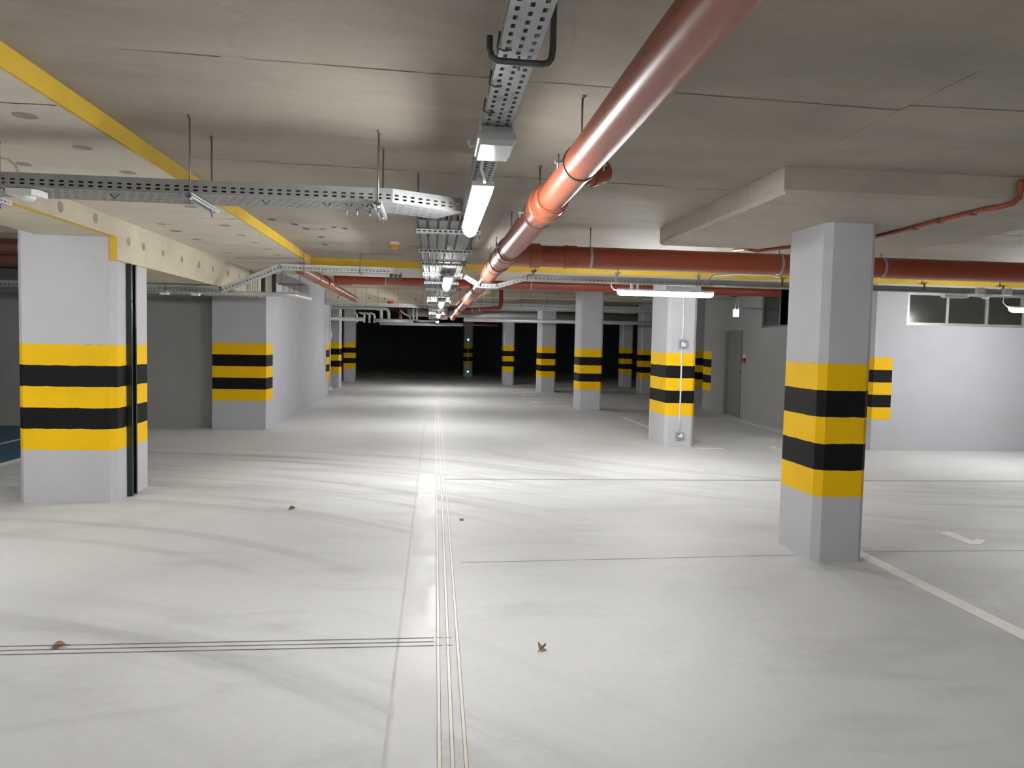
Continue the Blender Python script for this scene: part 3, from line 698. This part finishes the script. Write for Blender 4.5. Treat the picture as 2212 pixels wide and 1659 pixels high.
# emergency light under the lane tray
t = thing('emergency_light', (.222, 2.9, 2.33), 'square unlit emergency light with clear cover under the lane tray', 'emergency light')
MB().prism([(.165, 2.80), (.279, 2.80), (.279, 3.02), (.165, 3.02)], 2.372, 2.398).build('base_box', M['offwhite'], t)
MB().prism([(.152, 2.775), (.292, 2.775), (.292, 3.04), (.152, 3.04)], 2.345, 2.371).build('bezel', M['offwhite'], t)
m = MB(); lo = [(.163, 2.79), (.281, 2.79), (.281, 3.025), (.163, 3.025)]; up = [(.157, 2.78), (.287, 2.78), (.287, 3.035), (.157, 3.035)]
m.v = [Vector((*p, 2.326)) for p in lo]+[Vector((*p, 2.3445)) for p in up]; m.face((3, 2, 1, 0))
for k in range(4): m.face((k, (k+1) % 4, 4+(k+1) % 4, 4+k))
m.build('clear_cover', M['lens'], t)
MB().tube([(.166, 3.0, 2.385), (.135, 3.02, 2.378), (.128, 3.0, 2.39), (.132, 2.98, 2.393)], .006, 8).build('cable_gland', M['offwhite'], t)
# motion sensors
def sensor(x, y, z, label, s=1.0):
    t = thing('motion_sensor', (x, y, z-.06*s), label, 'motion sensor')
    MB().prism([(x-.075*s, y-.06), (x+.055*s, y-.06), (x+.08*s, y-.02), (x+.08*s, y+.06), (x-.075*s, y+.06)], z-.034*s, z-.001).build('sensor_box', M['white'], t)
    MB().lathe((x, y, z-.0345*s), -Zv, [(0, .045*s), (.012*s, .042*s), (.022*s, .03*s), (.027*s, .012*s)], 20).build('sensor_dome', M['white'], t)
sensor(-2.185, 4.32, 2.364, 'white motion sensor with dome under left end of the left tray')
sensor(7.31, 9.3, 2.385, 'white motion sensor on the right tray between two junction boxes')
for x, l in ((7.17, 'left'), (7.55, 'right')):
    t = thing('junction_box', (x, 9.24, 2.37), 'pale grey junction box on the right tray, '+l+' of the motion sensor', 'junction box', 'junction boxes on the right tray')
    MB().box(x-.055, x+.055, 9.185, 9.246, 2.375, 2.465).build('box_body', M['offwhite'], t)
    MB().box(x-.05, x+.05, 9.178, 9.1845, 2.38, 2.46).build('box_lid', M['offwhite'], t)
MB_ = MB().prism([(6.70, 9.25), (7.02, 9.25), (7.08, 9.3), (7.02, 9.35), (6.70, 9.35)], 2.338, 2.372)
t = thing('emergency_light', (6.88, 9.3, 2.338), 'flat white unlit emergency light under right tray, in front of strip window', 'emergency light')
MB_.build('base_box', M['white'], t); MB().box(6.72, 7.0, 9.262, 9.338, 2.325, 2.3375).build('clear_cover', M['lens'], t)
t = thing('smoke_alarm', (-.47, 9.0, 2.67), 'white and orange round alarm device on the ceiling left of the bundle', 'alarm')
zz = zc(-.47, 9.0)
MB().lathe((-.47, 9.0, zz-.001), -Zv, [(0, .058), (.03, .056), (.034, .05)], 24).build('alarm_base', M['white'], t)
MB().lathe((-.47, 9.0, zz-.0352), -Zv, [(0, .05), (.03, .048), (.045, .036), (.048, .01)], 24).build('alarm_dome', M['orange'], t)
# loose cable loop at the left edge
tag(MB().tube([(-2.9, 4.75, 2.62), (-2.63, 4.8, 2.64), (-2.53, 4.8, 2.625), (-2.46, 4.75, 2.58), (-2.42, 4.7, 2.52), (-2.405, 4.65, 2.44), (-2.40, 4.55, 2.395)], .008, 8).build('cable', M['cable_white']), 'loose pale cable curving down into the left tray at the frame edge', 'cable')
# white conduit bent over the right tray
tag(MB().tube([(3.52, 9.42, 2.46), (3.55, 9.44, 2.47), (3.58, 9.46, 2.51), (3.66, 9.48, 2.545), (3.95, 9.5, 2.57), (4.45, 9.5, 2.57), (4.52, 9.48, 2.54), (4.56, 9.44, 2.48)], .014, 10).build('conduit', M['white']), 'short bent white conduit between right tray and red pipe, left of near pillar', 'conduit')

# ------------------------------------------------------------------ drain pipes
def clamp(c, axis, r, ztop, label, group, ear=True, mat='steel_dark'):
    c = Vector(c); ax = Vector(axis)
    t = thing('pipe_clamp', c + Vector((0, 0, -r-.01)), label, 'pipe clamp', group)
    MB().ring(c, ax, r+.0008, .024, .005).build('clamp_ring', M[mat], t)
    sd = ax.cross(Zv).normalized()
    if ear:
        for s_ in (-1, 1):
            o = c + sd*s_*(r+.004)
            er = MB().obox(o - ax*.012 - Zv*.006, sd*s_, ax, Zv, .036, .024, .012).build('clamp_ear', M['zinc'], t)
            MB().tube([o+sd*s_*.022-Zv*.03, o+sd*s_*.022+Zv*.035], .0045, 8).build('bolt', M['zinc'], er)
    rd = rodmesh(c.x, c.y, c.z+r+.0065, ztop-.001).build('threaded_rod', M['rod'], t)
    MB().lathe((c.x, c.y, ztop-.011), Zv, [(0, .009), (.01, .016)], 10).build('ceiling_anchor', M['rod'], rd)
    return t
PX, PZ = .66, 2.43
t = thing('drain_pipe', (PX, 4, 2.32), 'large terracotta plastic drain pipe running overhead along the lane', 'drain pipe')
MB().lathe((PX, -4, PZ), Y, [(0, .080), (8.25, .080)], 40).build('narrow_pipe', M['pvc'], t)
MB().lathe((PX, 4.22, PZ), Y, [(0, .0815), (0, .090), (.03, .092), (.035, .099), (.065, .099), (.07, .092), (.13, .092), (.22, .106), (.225, .112), (.26, .112), (.265, .105), (.42, .105), (.42, .097)], 40).build('reducer', M['pvc'], t)
MB().lathe((PX, 4.64, PZ), Y, [(0, .0965), (21.3, .0965)], 40).build('wide_pipe', M['pvc'], t)
m = MB()
for y in (6.62, 6.82, 7.32, 7.62): m.lathe((PX, y, PZ), Y, [(0, .0975), (.004, .108), (.03, .110), (.034, .106), (.09, .106), (.094, .0975)], 40, False)
m.lathe((PX, 6.71, PZ), Y, [(0, .1065), (.66, .1065)], 40)
m.lathe((PX+.03, 7.07, PZ), X, [(0, .104), (.20, .104), (.21, .116), (.30, .116), (.305, .102)], 40)
m.build('branch_fitting', M['pvc'], t)
for y in (6.645, 6.845, 7.345, 7.645, 11.225, 11.525):
    MB().ring((PX, y, PZ), Y, .1095, .012, .002, 40).build('seal_ring', M['steel_dark'], t)
for y in (11.2, 11.5, 14.5, 17.8, 18.2, 22.3):
    MB().lathe((PX, y, PZ), Y, [(0, .0975), (.004, .108), (.03, .110), (.034, .105), (.12, .105), (.124, .0975)], 32, False).build('socket', M['pvc'], t)
MB().lathe((.735, 3.78, 2.455), Vector((.8, .45, .25)), [(0, .055), (.06, .055), (.06, .064), (.10, .064), (.105, .056), (.16, .056)], 28).build('side_branch', M['pvc'], t)
GP = 'steel clamps on the terracotta lane pipe'
for y, r, l in ((3.42, .080, 'nearest steel clamp on the terracotta lane pipe'), (4.78, .0965, 'clamp just past the widened joint of the lane pipe'), (6.50, .0965, 'clamp just before the branch joint of the lane pipe'), (8.1, .0965, 'clamp just past the branch joint of the lane pipe'), (9.0, .0965, 'clamp on the lane pipe where right tray dips under'), (12.1, .0965, 'sixth clamp counted back along the lane pipe'), (15.4, .0965, 'seventh clamp counted back along the lane pipe'), (19.2, .0965, 'farthest clamp on the lane pipe')):
    zt = zc(PX, y) if y < 11.2 else SLAB-.005 if y < 13 else HIGH
    clamp((PX, y, PZ), Y, r, zt, l, GP, ear=y < 8)
t = thing('drain_pipe', (5, 7.07, 2.33), 'thick red-brown drain pipe crossing overhead behind the near right pillar', 'drain pipe')
MB().lathe((PX+.336, 7.07, PZ), X, [(0, .10), (12.26, .10)], 40).build('pipe_run', M['pvc_dark'], t)
MB().lathe((PX+.56, 7.07, PZ), X, [(0, .101), (.005, .110), (.03, .111), (.035, .106), (.12, .106), (.125, .101)], 40, False).build('socket', M['pvc_dark'], t)
for x, l in ((1.475, 'pale clamp on red-brown cross pipe, above the crosswise lamp\'s left'), (3.36, 'pale clamp on red-brown cross pipe, left of near right pillar'), (4.42, 'pale clamp on red-brown cross pipe, right of near right pillar')):
    clamp((x, 7.07, PZ), X, .10, zc(x, 7.07), l, 'pale clamps on the red-brown cross pipe', False, 'zinc')
# far red cross pipe with its own branch beside the left wall
t = thing('drain_pipe', (1, 13.5, 2.57), 'long rust-red drain pipe crossing the far hall below the pale beam', 'drain pipe')
MB().lathe((-1.75, 13.55, 2.67), X, [(0, .094), (8.2, .094)], 36).build('pipe_run', M['pvc_dark'], t)
MB().lathe((-1.72, 13.55, 2.67), X, [(0, .108), (.28, .108), (.285, .096)], 36, False).build('socket', M['pvc_dark'], t)
for x, l in ((-.85, 'left of the cable bundle'), (1.75, 'right of the lane pipe'), (3.62, 'above the second right pillar')):
    clamp((x, 13.55, 2.67), X, .094, HIGH, 'pale clamp on the far rust-red pipe, '+l, 'pale clamps on the far rust-red pipe', False, 'zinc')
t = thing('drain_pipe', (-1.88, 15.5, 2.52), 'terracotta drain pipe running back along the top of left wall', 'drain pipe')
MB().lathe((-1.88, 10.9, 2.575), Y, [(0, .075), (7.6, .075)], 32).build('pipe_run', M['pvc'], t)
m = MB()
for y in (12.3, 13.0, 14.1, 15.6, 17.6): MB().lathe((-1.88, y, 2.575), Y, [(0, .0755), (.004, .082), (.09, .082), (.094, .0755)], 28, False).build('socket_ring', M['pvc'], t)
MB().lathe((-1.88, 13.3, 2.60), Y, [(0, .10), (.45, .10)], 28).build('branch_fitting', M['pvc'], t)
# small red down pipe joining the lane pipe far back
t = thing('drain_pipe', (1.4, 20, 2.4), 'thin rust-red pipe dropping and bending left into the lane pipe', 'drain pipe')
pts = [(1.79, 20, 3.01), (1.79, 20, 2.68)] + [(1.69+.1*math.cos(a*PI/12), 20, 2.65-.13*math.sin(a*PI/12)) for a in range(1, 6)] + [(1.62, 20, 2.52), (1.0, 20.02, 2.46), (.75, 20.03, 2.44)]
MB().tube(pts, .055, 16).build('pipe_run', M['pvc_dark'], t)
m = MB()
for x in (1.02, 1.22): MB().ring((x, 20.02, 2.462+(x-1.0)*.09), X, .056, .03, .008, 24).build('band', M['zinc'], t)
# thin red conduit on the drop panel
t = thing('sprinkler_pipe', (3.5, 6, 2.52), 'thin copper-red pipe sloping across ceiling right of the near pillar', 'pipe')
MB().tube([(2.97, 7.25, 2.575), (3.0, 7.0, 2.56), (3.05, 6.87, 2.523), (3.545, 5.76, 2.523), (3.555, 5.6, 2.523), (3.51, 4.8, 2.523), (3.51, 4.50, 2.523), (3.53, 4.40, 2.521), (3.57, 4.35, 2.535), (3.60, 4.335, 2.57), (3.605, 4.335, 2.62), (3.605, 4.335, 2.682)], .0155, 12).build('pipe_run', M['pvc_dark'], t)
MB().lathe((3.605, 4.335, 2.60), Zv, [(0, .02), (.06, .02)], 16).build('pipe_coupling', M['pvc_dark'], t)
for p in ((3.535, 5.25), (3.515, 4.95), (3.51, 4.62)): MB().box(p[0]-.02, p[0]+.02, p[1]-.012, p[1]+.012, 2.503, 2.538).build('pipe_clip', M['steel_dark'], t)
# brown pipe and a shade box at the far left edge
t = thing('drain_pipe', (-5.2, 8.9, 2.46), 'dark brown horizontal pipe left behind the wide left pillar', 'drain pipe')
MB().lathe((-9, 8.9, 2.54), X, [(0, .075), (4.95, .075)], 24).build('pipe_run', M['pvc_brown'], t)
MB().ring((-4.55, 8.9, 2.54), X, .076, .03, .006, 24).build('band', M['zinc'], t)

tag(MB().box(-9, -4.0, 9.3, 9.75, 2.40, SLAB-.006).build('duct_or_shade_box', M['pvc_brown']), 'added dark box standing in for ceiling shade behind the horizontal brown pipe, far left', 'duct')  # dark box added where the ceiling is only in shade

# ------------------------------------------------------------------ silver service pipes
def run(path, r, label, mat='silver', cat='service pipe', group=None, name='service_pipe', n=16):
    return tag(MB().tube(path, r, n).build(name, M[mat]), label, cat, group)
def elbow(a, c, b, r, k=5):   # rounded corner from a over c to b
    a, c, b = Vector(a), Vector(c), Vector(b); p, q = c+(a-c).normalized()*r, c+(b-c).normalized()*r
    return [p*(1-t_)**2 + c*2*t_*(1-t_) + q*t_**2 for t_ in [j/k for j in range(k+1)]]
run([(-8, 11.6, 2.25)] + elbow((-8, 11.6, 2.25), (-2.10, 11.6, 2.255), (-2.02, 12.9, 2.255), .12) + [(-2.02, 12.6, 2.255)], .034, 'silver pipe crossing under the left beam, turning back at its end')
run([(.9, 22.3, 2.27), (10, 22.3, 2.31)], .058, 'long silver pipe crossing in front of the far right pillars')
run([(-9, 22.6, 2.205), (-2.05, 22.6, 2.215)], .06, 'silver pipe left section passing the far left pillars')
run([(-1.75, 22.6, 2.19), (-.62, 22.6, 2.20)], .055, 'short silver pipe section right of the bent vertical pipes')
run([(-1.6, 22.9, 2.11), (.9, 22.9, 2.13)], .05, 'lower silver pipe below the plum-brown board')
run([(-9, 22.9, 2.555)] + elbow((-9, 22.9, 2.555), (-1.34, 22.9, 2.555), (-1.34, 22.9, 2.2), .14) + [(-1.34, 22.9, 2.2)], .045, 'upper silver pipe turning down left of the diagonal pipe')
GV = 'bent vertical silver pipes past the left wall'
for i, x in enumerate((-2.30, -2.08, -1.93, -1.78, -1.58)):
    top = 2.42 if i < 4 else 2.56
    run([(x-.16, 23.0+.02*i, top)] + elbow((x-.16, 23.0+.02*i, top), (x, 23.0+.02*i, top-.03), (x, 23.0+.02*i, 2.1), .06) + [(x, 23.0+.02*i, 2.12)], .032 if i < 4 else .05,
        ['leftmost', 'second', 'third', 'fourth', 'rightmost and thickest'][i]+' bent vertical silver pipe past the left wall', group=GV)
t = thing('pipe_loop', (-.4, 22.5, 2.2), 'rectangular silver pipe loop left of the plum-brown board', 'pipe loop')
for x in (-.595, -.49): MB().tube([(x, 22.5, 2.235), (x, 22.5, 2.655)], .028, 12).build('riser', M['silver'], t)
MB().tube([(-.49, 22.5, 2.60), (.0, 22.5, 2.60)], .02, 12).build('upper_bar', M['silver'], t)
MB().tube([(-.595, 22.5, 2.235), (-.35, 22.5, 2.2), (.15, 22.5, 2.22)], .028, 12).build('lower_bar', M['silver'], t)
run([(-1.02, 23.2, 2.53), (-.88, 23.2, 2.42), (-.72, 23.2, 2.34), (-.69, 23.2, 2.2)], .028, 'short diagonal silver pipe right of the red riser', 'white')
run([(-1.02, 23.3, 2.2), (-1.02, 23.3, 2.50)], .05, 'short red vertical pipe among the silver pipes', 'pvc_dark')
run([(-.9, 26.2, 2.57), (9, 26.2, 2.61)], .125, 'wide dull grey duct crossing behind the red pipes far back', 'zinc_dull', 'duct', name='duct_or_shade_box', n=24)
t = thing('board', (.16, 25.93, 2.36), 'plum-brown board hanging behind the farthest lamps', 'board')
MB().box(-.16, .48, 25.9, 25.96, 2.36, 2.69).build('board_panel', M['plum'], t)
for x in (-.08, .40): rodmesh(x, 25.93, 2.691, HIGH-.001).build('threaded_rod', M['rod'], t)
run([(.15, 24.0, 2.165), (2.05, 24.0, 2.165)], .035, 'thin dark red pipe just below the silver pipes far back', 'red_dark')
# far trays
for (a, c), z, l in ((((-2.88, 20.62), (-.15, 20.62)), 2.512, 'far perforated tray past the left wall'), (((.80, 20.62), (9.3, 20.62)), 2.605, 'upper of two far perforated trays on the right'), (((.80, 20.75), (9.3, 20.75)), 2.52, 'lower of two far perforated trays on the right')):
    ft = thing('cable_tray', ((a[0]+c[0])/2, a[1], z), l, 'cable tray', 'far perforated trays')
    tray((c[0], c[1], z), (a[0], a[1], z), .10, .085, [(0, .10, None)], .085, 0, None, .042).build('tray_section', M['zinc_bright'], ft)
    m = MB()
    for q in (-.025, .005): m.tube([(a[0]+.02, a[1]+q, z+.024), (c[0]-.02, a[1]+q, z+.024)], .02, 8)
    m.build('cables_inside', M['cable_and_shade'], ft)
for i, (x, z) in enumerate(((-2.1, 2.59), (-1.8, 2.59), (-1.5, 2.59), (-.95, 2.59), (-.31, 2.59), (1.0, 2.69), (1.3, 2.69), (1.62, 2.69), (2.4, 2.69), (3.1, 2.69))):
    tag(rodmesh(x, 20.55, z-.12, HIGH-.001).build('threaded_rod', M['rod']), ordw[i]+' far tray rod counted from the left wall', 'threaded rod', 'rods holding the far trays')
tag(MB().lathe((-1.17, 20.62, 2.598), Zv, [(0, .07), (.03, .09), (.06, .08), (.07, .02)], 20).build('alarm_bell', M['red']), 'small red alarm bell on the far tray past the left wall', 'alarm bell')
# trapeze and rails above the left wall corner
for x, l in ((-2.735, 'left'), (-2.565, 'right')):
    m = MB().box(x-.03, x+.03, 12.45, 12.456, 2.30, SLAB-.007).box(x-.03, x-.024, 12.456, 12.50, 2.30, SLAB-.007).box(x+.024, x+.03, 12.456, 12.50, 2.30, SLAB-.007)
    tag(m.build('steel_rail', M['channel']), l+' dark vertical steel rail above the left wall corner', 'steel rail', 'dark rails above the left wall corner')
tag(MB().box(-2.70, -2.60, 12.47, 12.48, 2.32, SLAB-.007).build('sheet_panel', M['silver']), 'bright metal sheet between the two dark rails at left wall', 'metal sheet')
for i, x in enumerate((-2.935, -2.895, -2.86, -2.82)):
    tag(rodmesh(x, 12.45, 2.30, SLAB-.006 if x > -2.95 else 2.29).build('threaded_rod', M['rod']), ordw[i]+' thin rod from the left at the end of left beam', 'threaded rod', 'rods at the end of the left beam')
t = thing('pipe_trapeze', (-2.3, 12.6, 2.3), 'small steel trapeze with rods hanging at the left wall top', 'pipe trapeze')
MB().box(-2.52, -2.10, 12.58, 12.62, 2.47, 2.495).build('crossbar', M['rod'], t)
for x, z0, z1 in ((-2.48, 2.46, SLAB-.006), (-2.19, 2.44, SLAB-.006), (-2.45, 2.33, 2.469), (-2.35, 2.33, 2.469), (-2.27, 2.33, 2.469), (-2.165, 2.33, 2.469)):
    rodmesh(x, 12.6, z0, z1).build('threaded_rod', M['rod'], t)
MB().ring((-2.42, 12.6, 2.43), Y, .025, .02, .004, 20).build('pipe_ring', M['zinc'], t)

# ------------------------------------------------------------------ conduits and boxes
t = thing('conduit', (3.95, 11.57, .3), 'thin white conduit running down front of the sensor box pillar', 'conduit')
MB().tube([(3.945, 11.57, SLAB-.02), (3.95, 11.57, 2.2), (3.955, 11.57, 1.95), (3.94, 11.57, 1.75), (3.94, 11.57, 1.715)], .012, 10).build('upper_tube', M['cable_white'], t)
MB().tube([(3.945, 11.57, 1.57), (3.945, 11.57, .245)], .012, 10).build('lower_tube', M['cable_white'], t)
for z in (1.36, .9, .42): MB().box(3.925, 3.965, 11.558, 11.579, z-.008, z+.008).build('conduit_clip', M['white'], t)
def sensor_box(x, y, z, s, label, land=False, led=False):
    t = thing('gas_sensor', (x, y, z-s), label, 'gas sensor')
    h = s*.78 if land else s
    def rr(w, hh, r, y0, y1):
        pts = []
        for cx, cz, a0 in ((w-r, hh-r, 0), (-w+r, hh-r, 90), (-w+r, -hh+r, 180), (w-r, -hh+r, 270)):
            for k in range(5): a = math.radians(a0+22.5*k); pts.append((cx+r*math.cos(a), cz+r*math.sin(a)))
        m = MB(); n = len(pts)
        m.v = [Vector((x+p, y0, z+q)) for p, q in pts]+[Vector((x+p, y1, z+q)) for p, q in pts]
        m.face(range(n)); m.face([n+k for k in range(n)][::-1])
        for k in range(n): m.face((k, n+k, n+(k+1) % n, (k+1) % n))
        return m
    rr(s, h, s*.22, y-.045, y).build('housing', M['boxgrey'], t)
    wf = rr(s*.66, h*.7, s*.08, y-.049, y-.0455).build('window_frame', M['navy'], t)
    rr(s*.54, h*.56, s*.04, y-.052, y-.0495).build('face_plate', M['plate'], wf)
    m = MB(); (m.box(x+.0, x+s*.46, y-.0535, y-.0525, z+h*.28, z+h*.46) if not land else m.box(x-s*.5, x-s*.15, y-.0535, y-.0525, z+h*.2, z+h*.5)); m.build('display', M['navy'], wf)
    if led: MB().lathe((x, y-.0525, z), -Y, [(0, .042), (.02, .03)], 12).build('status_light', M['led'], t)
sensor_box(3.955, 11.579, 1.645, .072, 'upper grey sensor box with square white face on the conduit pillar')
sensor_box(3.955, 11.579, .185, .068, 'lower grey sensor box near the floor on the conduit pillar', True)
sensor_box(1.66, 35.699, 1.72, .08, 'upper green-lit sensor box on the farthest dark pillar', False, True)
sensor_box(1.67, 35.699, .2, .08, 'lower green-lit sensor box on the farthest dark pillar', False, True)
tag(MB().tube([(1.665, 35.68, 1.63), (1.668, 35.68, .3)], .012, 8).build('conduit', M['cable_white']), 'thin pale conduit between green lights on the farthest pillar', 'conduit')
tag(MB().tube([(-2.90, 21.64, .1), (-2.90, 21.64, 2.95)], .016, 10).build('conduit', M['white']), 'white vertical conduit along the far end edge of left wall', 'conduit')
for z, s, l in ((1.72, .10, 'white switch box on the conduit at the left wall end'), (.2, .06, 'small white socket box low on the left wall end')):
    t = thing('switch_box', (-2.88, 21.6, z-s), l, 'switch box')
    MB().box(-2.915, -2.85, 21.52, 21.66, z-s, z+s).build('housing', M['offwhite'], t); MB().box(-2.8495, -2.845, 21.54, 21.64, z-s*.7, z+s*.7).build('cover', M['white'], t)
# exit sign and bracket near the door
t = thing('exit_sign', (6.45, 15.5, 2.28), 'small glowing blue-white exit sign box hanging above the grey door', 'exit sign')
MB().box(6.385, 6.50, 15.46, 15.485, 2.275, 2.425).build('lit_panel', M['exit_glow'], t)
MB().box(6.38, 6.505, 15.486, 15.53, 2.27, 2.43).build('sign_case', M['offwhite'], t)
for x in (6.42, 6.50): MB().box(x-.012, x+.018, 15.49, 15.51, 2.431, 2.62).build('hanger_bar', M['zinc'], t)
MB().box(6.32, 6.47, 15.47, 15.53, 2.69, 2.72).build('upper_bracket', M['steel_dark'], t)
MB().tube([(6.42, 15.5, 2.62), (6.42, 15.5, HIGH)], .004, 6).build('suspension_rod', M['rod'], t)
MB().box(6.50, 7.03, 15.5, 15.53, 2.44, 2.475).build('wall_arm', M['zinc_dull'], t)
run([(4.25, 15.0, 2.56), (6.42, 15.5, 2.64)], .012, 'thin grey conduit slanting up to the exit sign', 'zinc_dull', 'conduit', name='conduit', n=8)
t = thing('fire_call_point', (7.0, 16.3, 1.26), 'small red fire call point on the wall right of grey door', 'fire call point')
MB().box(6.985, 7.028, 16.24, 16.38, 1.27, 1.38).build('red_box', M['red'], t); MB().box(7.015, 7.028, 16.27, 16.35, 1.385, 1.46).build('label_plate', M['plate'], t)

# ------------------------------------------------------------------ litter
def leaf(x, y, s, rz, label, up=.5):
    m = MB(); n = 9; c, si = math.cos(rz), math.sin(rz); pts = []
    for k in range(n):
        u = k/(n-1); w = math.sin(PI*u**.8)*.42*s
        for q in (-1, 0, 1):
            a, b = (u-.5)*s, q*w; z = .003 + abs(q)*up*s*.55*math.sin(PI*u) + .10*s*u
            m.v.append(Vector((x+a*c-b*si, y+a*si+b*c, z)))
    for k in range(n-1):
        for q in (0, 1): i = k*3+q; m.face((i, i+1, i+4, i+3), True)
    m.tube([(x+.5*s*c, y+.5*s*si, .003+.1*s), (x+.8*s*c, y+.8*s*si, .006)], .0015, 6)
    return tag(m.build('dry_leaf', M['leaf']), label, 'leaf', 'dry brown leaves on the floor')
leaf(-1.29, 7.11, .07, .4, 'curled brown dry leaf on the floor right of wide left pillar', .6)
leaf(.59, 3.79, .055, -2.2, 'light brown upright dry leaf right of the long floor joint', 1.2)
leaf(-1.88, 3.96, .07, .2, 'brown dry leaf lying on the left triple groove', .4)
tag(MB().prism([(.265, 6.64), (.30, 6.645), (.298, 6.70), (.262, 6.695)], .0005, .008).build('stone_chip', M['stone']), 'tiny grey stone chip right of the long floor joint', 'stone chip')

# ------------------------------------------------------------------ world, camera, view
w = bpy.data.worlds.new('World'); scene.world = w; w.use_nodes = True
w.node_tree.nodes['Background'].inputs[0].default_value = (.5, .5, .5, 1); w.node_tree.nodes['Background'].inputs[1].default_value = 0.0
F_PX, pitch, yaw, roll = 1614.8, -.054506, .106271, .02185
cy, sy, cp, sp = math.cos(yaw), math.sin(yaw), math.cos(pitch), math.sin(pitch)
Fw = Vector((sy*cp, cy*cp, sp)); Rt = Vector((cy, -sy, 0)); Up = Rt.cross(Fw)
cr, sr = math.cos(roll), math.sin(roll); R2 = Rt*cr + Up*sr; U2 = Up*cr - Rt*sr
cam = bpy.data.cameras.new('camera'); co = bpy.data.objects.new('camera', cam); COL.objects.link(co)
co.matrix_world = Matrix(((R2.x, U2.x, -Fw.x, 0), (R2.y, U2.y, -Fw.y, 0), (R2.z, U2.z, -Fw.z, 1.6), (0, 0, 0, 1)))
cam.sensor_fit = 'HORIZONTAL'; cam.sensor_width = 36; cam.lens = F_PX/2212*36; cam.clip_start = .05; cam.clip_end = 200
scene.camera = co
vs = scene.view_settings; vs.view_transform = 'Standard'; vs.look = 'None'; vs.exposure = 1.42; vs.gamma = 1.14
try:
    scene.cycles.max_bounces = 5; scene.cycles.diffuse_bounces = 4; scene.cycles.glossy_bounces = 2
    scene.cycles.transmission_bounces = 0; scene.cycles.adaptive_threshold = .09; scene.cycles.adaptive_min_samples = 12
    scene.cycles.sample_clamp_indirect = 8; scene.cycles.use_denoising = True
except Exception: pass
